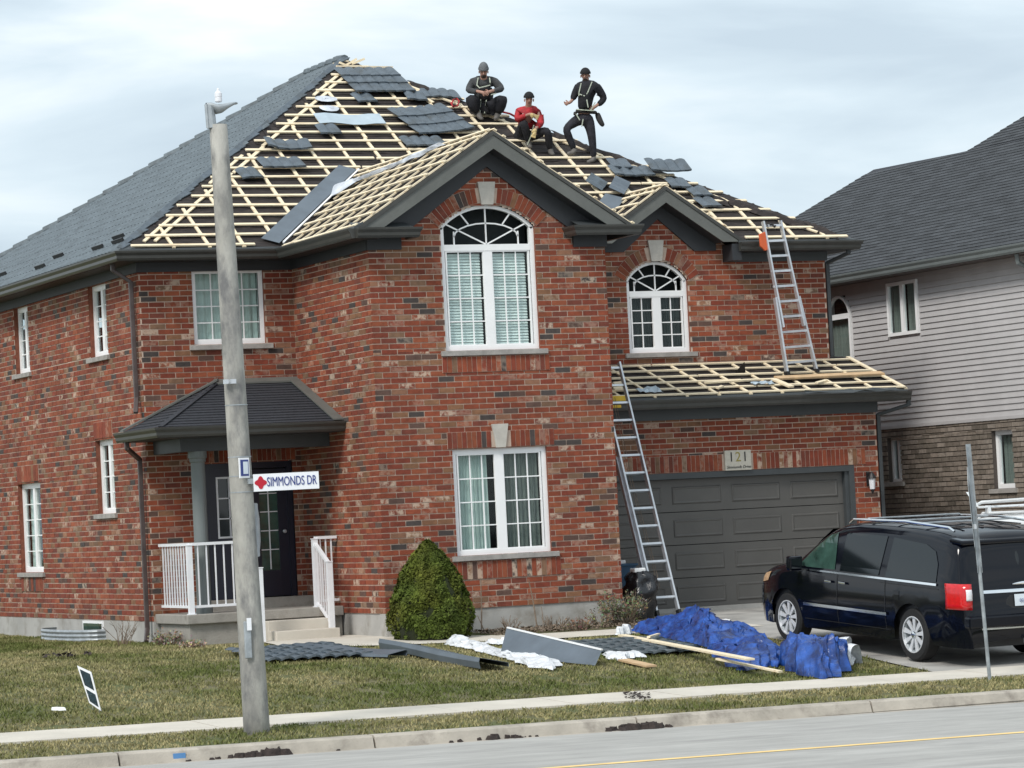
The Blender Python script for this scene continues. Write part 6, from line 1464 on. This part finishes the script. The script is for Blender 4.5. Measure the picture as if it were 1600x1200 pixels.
# ------------------------------------------------------------------ grass
def grass():
    r = np.random.default_rng(4); n = 430000
    x = r.uniform(-14, 8, n); y = r.uniform(-12.9, 13.5, n); z = gz(x, y)
    # visible wedge, with a margin
    V = np.stack([x, y, z], 1)-CAM; zz = V@_F; px = 800+(V@_R0/zz*FPX)*_cr-(V@_U/zz*FPX)*_sr; py = 600-(V@_R0/zz*FPX)*_sr-(V@_U/zz*FPX)*_cr
    ok = (px > -150) & (px < 1750) & (py < 1280)
    house_ = ((x > -2.66) & (y > 1.1)) | ((x > -1.9) & (y > -.1)) | ((x > -2.66) & (y > 1.8)); ok &= ~house_
    ok &= ~((y > -11.36) & (y < -10.09))
    # driveway and path
    dl = np.array([[float(onG(1445, 1048)[0]), -10.13]]+[list(map(float, p)) for p in _dl]+[[4.2, .1]]); o_ = np.argsort(dl[:, 1])
    ok &= ~((y > -10.13) & (x > np.interp(y, dl[o_, 1], dl[o_, 0])-.02))
    fpx = np.array([-1.7, -.6, 1.4, 5.2]); fpy = np.array([-1.05, -1.7, -2.45, -2.6]); ok &= ~((x > -1.75) & (y > np.interp(x, fpx, fpy)))
    x, y, z = x[ok], y[ok], z[ok]; n = len(x)
    nz = np.array([mnoise.noise(Vector((a*.55, b*.4, 0)))+.5*mnoise.noise(Vector((a*2.2, b*1.5, 4))) for a, b in zip(x[::1], y[::1])])
    dry = np.clip(.50+nz*1.05+.22*(y > -4)*(y < 3)-.08*(y > 3)+r.normal(0, .2, n)+.12*(y < -11.3), 0, 1)
    nz2 = np.array([mnoise.noise(Vector((a*3.1, b*2.2, 9))) for a, b in zip(x, y)])
    bare = (nz2 < -.33) & (r.random(n) < .75); dry = np.where(nz2 > .35, dry*.6, dry)
    edge = np.exp(-np.minimum(np.abs(y+10.1), np.abs(y+11.36))/.12)
    h = (.028+.022*r.random(n))*(1+.7*np.clip(nz2, -.6, 1))*(1-.25*dry)*(1-.3*edge); a = r.uniform(0, 2*np.pi, n); w = .007+.005*r.random(n); le = h*(.25+.8*r.random(n)); la = r.uniform(0, 2*np.pi, n)
    P = np.stack([x, y, z-.005], 1); A = np.stack([np.cos(a)*w, np.sin(a)*w, 0*a], 1); T = P+np.stack([np.cos(la)*le, np.sin(la)*le, h], 1)
    co = np.stack([P-A, P+A, T], 1).reshape(-1, 3)
    g1_, g2_ = np.array([.105, .128, .034]), np.array([.33, .285, .145]); c = g1_+(g2_-g1_)*dry[:, None]; c = c*(.7+.6*r.random(n))[:, None]
    kp = ~bare; co = np.stack([P-A, P+A, T], 1)[kp].reshape(-1, 3); c = c[kp]; n = int(kp.sum())
    me = bpy.data.meshes.new('grass'); me.vertices.add(3*n); me.vertices.foreach_set('co', co.ravel()); me.loops.add(3*n); me.loops.foreach_set('vertex_index', np.arange(3*n)); me.polygons.add(n); me.polygons.foreach_set('loop_start', np.arange(n)*3); me.polygons.foreach_set('loop_total', np.full(n, 3)); me.update()
    at = me.attributes.new('col', 'FLOAT_COLOR', 'POINT'); at.data.foreach_set('color', np.repeat(np.concatenate([c, np.ones((n, 1))], 1), 3, axis=0).ravel())
    me.materials.append(M['grass']); o = bpy.data.objects.new('grass', me); COL.objects.link(o); o['kind'] = 'stuff'; o['label'] = 'short patchy green and straw coloured lawn grass'
grass()

# ------------------------------------------------------------------ people
def skin(name, chains, m, parent, root=0, sub=1):
    """chains: lists of (point, radius or (rx, ry)); chains may start at an existing point"""
    vs = []; rs = []; es = []; idx = {}
    for ch in chains:
        prev = None
        for p, r in ch:
            k = tuple(np.round(p, 4))
            if k not in idx: idx[k] = len(vs); vs.append(np.asarray(p, float)); rs.append(r if hasattr(r, '__len__') else (r, r))
            i = idx[k]
            if prev is not None and prev != i: es.append((prev, i))
            prev = i
    c = np.mean(vs, axis=0); me = bpy.data.meshes.new(name); me.from_pydata([v-c for v in vs], es, []); me.materials.append(M[m])
    o = bpy.data.objects.new(name, me); COL.objects.link(o); o.location = c-WL[parent.name]; o.parent = parent; WL[o.name] = c
    md = o.modifiers.new('skin', 'SKIN'); md.use_smooth_shade = True
    for i, sv in enumerate(me.skin_vertices[0].data): sv.radius = rs[i]; sv.use_root = (i == root)
    if sub: q = o.modifiers.new('sub', 'SUBSURF'); q.levels = q.render_levels = sub
    return o
fv = _F; rv = np.asarray(_rt); uv_ = np.asarray(_up)
def ell(parent, name, c, r, m, ax=None, cut=None, n=14, noise_=0):
    ax = ax or (rv, fv, uv_); g = G(); P = []
    for i in range(n+1):
        th = math.pi*i/n
        for j in range(n*2): ph = math.pi*j/n; q = (math.sin(th)*math.cos(ph), math.sin(th)*math.sin(ph), math.cos(th)); P.append(np.asarray(c)+ax[0]*q[0]*r[0]+ax[1]*q[1]*r[1]+ax[2]*max(q[2], cut if cut is not None else -1)*r[2])
    k = 2*n; g.add(P, [(i*k+j, i*k+(j+1) % k, (i+1)*k+(j+1) % k, (i+1)*k+j) for i in range(n) for j in range(k)]); return g.build(name, m, parent, smooth=True)
def thin(chains, keep=4, k=.6):
    return [[(p, r if (ci == 0 and i >= len(ch)-keep) or (ci and i == len(ch)-1 and ci < 3) else tuple(q*k for q in (r if hasattr(r, '__len__') else (r, r)))) for i, (p, r) in enumerate(ch)] for ci, ch in enumerate(chains)]
def hand(J, wrist, tip, curl, r=.011):
    """five short finger chains from the palm"""
    d = nrm(tip-wrist); s_ = nrm(np.cross(d, fv)); palm = wrist+d*.07; ch = [[(wrist, .026), (palm, (.038, .022))]]
    for k, (o_, L_) in enumerate(((-.030, .068), (-.010, .078), (.010, .073), (.028, .056))):
        a = palm+s_*o_*.8; b = palm+s_*o_+d*L_*.5; e_ = palm+s_*o_+d*L_*.85+curl*.025; ch.append([(palm, (.038, .022)), (b, r), (e_, r*.8)])
    ch.append([(palm, (.038, .022)), (wrist+d*.05-s_*.045, r), (wrist+d*.08-s_*.055+curl*.01, r*.85)])
    return ch
def head(t, J, c, r, m_hat, face=(0, 0), hat_h=.6, beard=False, s=1.):
    """face details on the continuous body: eyes, nose, ears are small parts; hat is a child"""
    fx = nrm(-fv+rv*face[0]+uv_*face[1]); rx = nrm(np.cross(uv_, -fx)); ux_ = np.cross(rx, -fx)*-1; ux_ = ux_ if ux_@uv_ > 0 else -ux_
    ax = (rx, -fx, ux_)
    ell(t, 'nose', c+fx*.098*s-ux_*.022*s, (.014*s, .02*s, .025*s), 'skin', ax)
    for q in (-1, 1): ell(t, 'eye', c+fx*.082*s+rx*.032*s*q+ux_*.006*s, (.012*s, .008*s, .007*s), 'hair', ax, n=8); ell(t, 'ear', c+rx*.080*s*q-ux_*.012*s, (.012*s, .018*s, .03*s), 'skin', ax, n=8); ell(t, 'eyebrow', c+fx*.086*s+rx*.032*s*q+ux_*.026*s, (.02*s, .008*s, .005*s), 'hair', ax, n=6)
    ell(t, 'mouth', c+fx*.086*s-ux_*.062*s, (.024*s, .008*s, .006*s), 'redcloth' if False else 'hair', ax, n=8)
    if beard: ell(t, 'beard', c+fx*.035*s-ux_*.085*s, (.052*s, .052*s, .032*s), 'hair', ax, cut=-1)
    ell(t, 'beanie', c+ux_*.045*s-fx*.008*s, (.092*s, .105*s, .10*s*hat_h/.6), m_hat, ax, cut=-.12)
    g = G(); k = 24; P = []
    for i in range(k):
        a = 2*math.pi*i/k
        for rr_, h in ((.094, .0), (.098, .012), (.097, .035), (.092, .045)): P.append(c+ux_*(.028+h)*s-fx*.008*s+rx*rr_*s*math.cos(a)+fx*(rr_+.012)*s*math.sin(a))
    g.add(P, [(i*4+j, ((i+1) % k)*4+j, ((i+1) % k)*4+j+1, i*4+j+1) for i in range(k) for j in range(3)]); g.build('beanie_cuff', m_hat, t, smooth=True)
def person(label, foot_px, body_px, off=0.):
    u, v = sF.px(*foot_px); F0 = sF.P(u, v, .06); Zc = float((F0-CAM)@_F)+off
    t = thing('person', label, 'person', F0)
    def J(x, y, d=0.): r_ = _ray(x, y); return CAM+r_*(Zc+d)
    return t, J
def straps(t, pts_list, m='harness', w=.035, name='harness_strap'):
    for pts in pts_list:
        g = G()
        for a, b in zip(pts[:-1], pts[1:]): g.beam(a, b, .018, w, nrm(np.cross(b-a, fv)) if False else fv)
        g.v = g.v; g.build(name, m, t)
def boots(t, J, l): 
    for (ax_, ay, tx, ty, d) in l: a = J(ax_, ay, d); b = J(tx, ty, d-.05); skin('boot', [[(a+uv_*.08, .052), (a, (.056, .06)), ((a+b)/2-uv_*.01, (.05, .042)), (b, (.042, .034))]], 'boot', t, sub=1)
# standing worker, foot on the battens
t, J = person('standing worker in black with black beanie, pale harness and tool belt, hand on hip', (925, 253), None)
hd_c = J(914.5, 118.0, -.02)
body = [[(J(913, 178), (.15, .10)), (J(914, 160), (.14, .10)), (J(917, 140), (.16, .11)), (J(917, 130), (.10, .07)), (J(916, 125), .055), (J(915, 121), .062), (hd_c, (.078, .088)), (J(914.2, 111), (.074, .082))],
        [(J(917, 140), (.16, .11)), (J(905, 133), .055), (J(898, 152, -.02), .045), (J(891, 160, -.12), .032)], [(J(917, 140), (.16, .11)), (J(931, 133), .055), (J(944, 155, .05), .045), (J(931, 166, -.05), .032)],
        [(J(913, 178), (.15, .10)), (J(905, 184), .085), (J(883, 201, -.12), .058), (J(897, 233, -.02), .042)], [(J(913, 178), (.15, .10)), (J(920, 184), .085), (J(924, 212, -.05), .058), (J(927, 246), .042)]]
body = thin(body); body += hand(J, J(891, 160, -.12), J(885, 162, -.16), uv_); body += hand(J, J(931, 166, -.05), J(925, 170, -.06), -uv_)
skin('body', body, 'skin', t)
skin('jacket', [[(J(913, 177), (.19, .13)), (J(914, 160), (.20, .14)), (J(917, 142), (.24, .15)), (J(917, 131), (.19, .12)), (J(916.2, 126), (.075, .075))],
    [(J(917, 131), (.16, .11)), (J(904, 134), .085), (J(897, 150, -.02), .07), (J(894, 157, -.09), .05)], [(J(917, 131), (.16, .11)), (J(931.5, 134), .09), (J(945, 154, .05), .075), (J(934, 165, -.03), .05)]], 'darkcloth', t)
skin('trousers', [[(J(913, 176), (.16, .12)), (J(913, 183), (.15, .12)), (J(903, 187), .105), (J(884, 201, -.12), .082), (J(890, 217, -.07), .072), (J(897.5, 234, -.02), .058)], [(J(913, 183), (.15, .12)), (J(920, 187), .11), (J(924.5, 212, -.05), .082), (J(926.5, 230, -.02), .07), (J(927.5, 247), .056)]], 'navycloth', t)
boots(t, J, [(897.5, 238, 885, 240.5, -.05), (928, 250, 916, 254, 0)]); head(t, J, hd_c, .1, 'beanieblack', face=(-.15, -.1), beard=True)
straps(t, [[J(908, 130, -.13), J(904.5, 145, -.15), J(904.5, 150, -.15)], [J(925, 128, -.13), J(918, 145, -.17), J(914, 150, -.15)], [J(904.5, 147, -.16), J(914, 150, -.17)], [J(916, 152, -.15), J(919, 168, -.15)], [J(930, 160, -.14), J(923, 172, -.14)], [J(901, 171, -.15), J(913, 172, -.17), J(928, 173, -.15)], [J(900, 178, -.14), J(906, 188, -.15)], [J(911, 186, -.16), J(909, 198, -.16)]])
g = G(); k = [J(900, 170, -.14), J(914, 171, -.17), J(932, 173, -.1), J(934, 177, -.1), J(914, 176, -.18), J(899, 175, -.15)]; g.prism(k, fv*.24); g.build('tool_belt', 'leather', t, bev=.02)
skin('tool_pouch', [[(J(933, 176, .0), .05), (J(936, 186, -.02), (.075, .06)), (J(941, 195, -.03), (.065, .05)), (J(944, 197, -.03), .03)]], 'leather', t)
skin('tool_pouch', [[(J(899, 174, -.1), .035), (J(898.5, 181, -.1), .04)]], 'leather', t)
# crouching worker, grey beanie
t, J = person('crouching worker in grey sweater and grey beanie with forearms on his knees', (762, 188), None)
hd_c = J(755.5, 111.5, -.14)
body = [[(J(756, 168, .05), (.16, .13)), (J(756, 150, .04), (.15, .11)), (J(756, 132, -.02), (.17, .12)), (J(756, 122, -.06), .08), (J(755.5, 118, -.10), .06), (hd_c, (.08, .09)), (J(755.5, 105, -.14), (.075, .085))],
        [(J(756, 132, -.02), (.17, .12)), (J(739, 128), .06), (J(732, 140, -.15), .045), (J(752, 144, -.38), .032)], [(J(756, 132, -.02), (.17, .12)), (J(775, 128), .06), (J(785, 138, -.15), .045), (J(766, 143, -.38), .032)],
        [(J(756, 168, .05), (.16, .13)), (J(745, 166), .09), (J(736, 152, -.27), .06), (J(748, 177, -.12), .042)], [(J(756, 168, .05), (.16, .13)), (J(768, 166), .09), (J(786, 153.5, -.27), .06), (J(777, 178, -.12), .042)]]
body = thin(body); body += hand(J, J(752, 144, -.38), J(759, 146, -.42), rv); body += hand(J, J(766, 143, -.38), J(760, 145, -.44), -rv); skin('body', body, 'skin', t)
skin('sweater', [[(J(756, 166, .06), (.19, .15)), (J(756, 150, .04), (.20, .15)), (J(756, 134, -.01), (.22, .15)), (J(756, 125, -.04), (.15, .11)), (J(755.6, 121, -.07), (.08, .08))],
    [(J(756, 125, -.04), (.15, .11)), (J(739, 129), .095), (J(731, 141, -.14), .066), (J(745, 143.5, -.32), .052)], [(J(756, 125, -.04), (.15, .11)), (J(773.5, 129), .095), (J(785, 139, -.14), .066), (J(770, 143, -.33), .052)]], 'greycloth', t)
skin('vest', [[(J(757, 160, -.02), (.13, .12)), (J(757, 146, -.06), (.15, .12)), (J(757, 131, -.07), (.13, .12))]], 'darkcloth', t)
skin('trousers', [[(J(756, 166, .05), (.24, .18)), (J(756, 175, .04), (.22, .15)), (J(743, 168), .16), (J(736, 152, -.26), .125), (J(738, 165, -.2), .12), (J(746, 177, -.12), .085)], [(J(756, 175, .04), (.22, .15)), (J(770, 168), .16), (J(786, 153, -.26), .125), (J(783, 165, -.2), .12), (J(777, 178, -.12), .085)]], 'darkcloth', t)
boots(t, J, [(748, 181, 755, 187, -.15), (777, 182, 772, 187, -.15)]); head(t, J, hd_c, .1, 'beanie', face=(0, -.35), hat_h=.78, beard=True)
straps(t, [[J(747, 122, -.14), J(745, 133, -.2), J(750, 138, -.22)], [J(765, 122, -.14), J(766, 130, -.2)], [J(750, 137, -.22), J(766, 133, -.22)], [J(751, 155, -.1), J(750, 176, -.12)], [J(760, 156, -.1), J(757, 177, -.12)], [J(767, 148, -.42), J(775, 146, -.4)]])
# sitting worker in red
t, J = person('worker sitting low in a red jacket and black beanie with yellow-tan gloves', (840, 238), None)
hd_c = J(826.5, 155.5, -.16)
body = [[(J(819, 209, .05), (.16, .13)), (J(821, 195, .02), (.14, .11)), (J(825, 177, -.04), (.16, .12)), (J(826, 168, -.08), .07), (J(826, 163, -.12), .055), (hd_c, (.075, .085)), (J(826.7, 150, -.16), (.07, .08))],
        [(J(825, 177, -.04), (.16, .12)), (J(811, 171), .055), (J(808, 187, -.15), .042), (J(828, 178, -.34), .03)], [(J(825, 177, -.04), (.16, .12)), (J(840, 172), .055), (J(845, 194, -.15), .042), (J(837, 201, -.32), .03)],
        [(J(819, 209, .05), (.16, .13)), (J(812, 209), .085), (J(819, 189, -.28), .056), (J(826, 222, -.10), .04)], [(J(819, 209, .05), (.16, .13)), (J(828, 210), .085), (J(854, 203, -.22), .056), (J(859, 234, -.06), .04)]]
body = thin(body); body += hand(J, J(828, 178, -.34), J(838, 182, -.38), -uv_); body += hand(J, J(837, 201, -.32), J(834, 212, -.36), rv); skin('body', body, 'skin', t)
skin('jacket', [[(J(821, 204, .04), (.18, .14)), (J(823, 190, .01), (.19, .14)), (J(825, 177, -.04), (.20, .14)), (J(826, 169, -.07), (.13, .10)), (J(826, 164.5, -.10), (.07, .07))],
    [(J(826, 169, -.07), (.13, .10)), (J(811, 173), .082), (J(808, 188, -.14), .068), (J(822, 179.5, -.30), .05)], [(J(826, 169, -.07), (.13, .10)), (J(840, 174), .085), (J(846, 193, -.14), .07), (J(839, 198, -.28), .05)]], 'redcloth', t)
skin('trousers', [[(J(820, 207, .05), (.18, .15)), (J(820, 213, .05), (.15, .13)), (J(812, 210), .12), (J(818, 190, -.28), .088), (J(822, 207, -.18), .076), (J(826, 222, -.10), .058)], [(J(820, 213, .05), (.15, .13)), (J(832, 212), .12), (J(855, 203, -.24), .088), (J(858, 220, -.14), .074), (J(859, 234, -.06), .056)]], 'darkcloth', t)
for w_, tp in ((J(828, 178, -.36), J(839, 183, -.40)), (J(837, 201, -.34), J(833.5, 213, -.38))):
    d_ = nrm(tp-w_); s_ = nrm(np.cross(d_, fv)); ch = [[(w_, .04), (w_+d_*.06, (.048, .032)), (w_+d_*.09, (.042, .03))]]
    for o_ in (-.03, -.01, .01, .03): ch.append([(w_+d_*.09, (.042, .03)), (w_+d_*.15+s_*o_, .014), (w_+d_*.18+s_*o_*1.1, .011)])
    ch.append([(w_+d_*.06, (.048, .032)), (w_+d_*.08-s_*.06, .014)]); skin('glove', ch, 'glove', t)
boots(t, J, [(826, 226, 830, 231, -.12), (860, 238, 866, 242, -.08)]); head(t, J, hd_c, .1, 'beanieblack', face=(.05, -.1))
straps(t, [[J(817, 178, -.2), J(822, 182, -.24)], [J(834, 196, -.3), J(829, 214, -.2), J(824, 226, -.16)]])
# red strap coil and hip rope near the workers
for pts, m, lab, cat, r_ in (([(704, 172), (707, 165), (712, 163), (716, 168), (713, 175), (706, 176), (703, 170)], 'redcloth', 'small red strap coil on the roof left of the crouching worker', 'strap', .016), ([(782, 184), (795, 187), (806, 193)], 'redcloth', 'dark red bar lying on the roof between the two seated workers', 'bar', .02)):
    g = G(); g.tube([sF.P(*sF.px(*p), .12) for p in pts], r_, 6); tag(g.build('red_strap' if cat == 'strap' else 'red_bar', m), lab, cat)
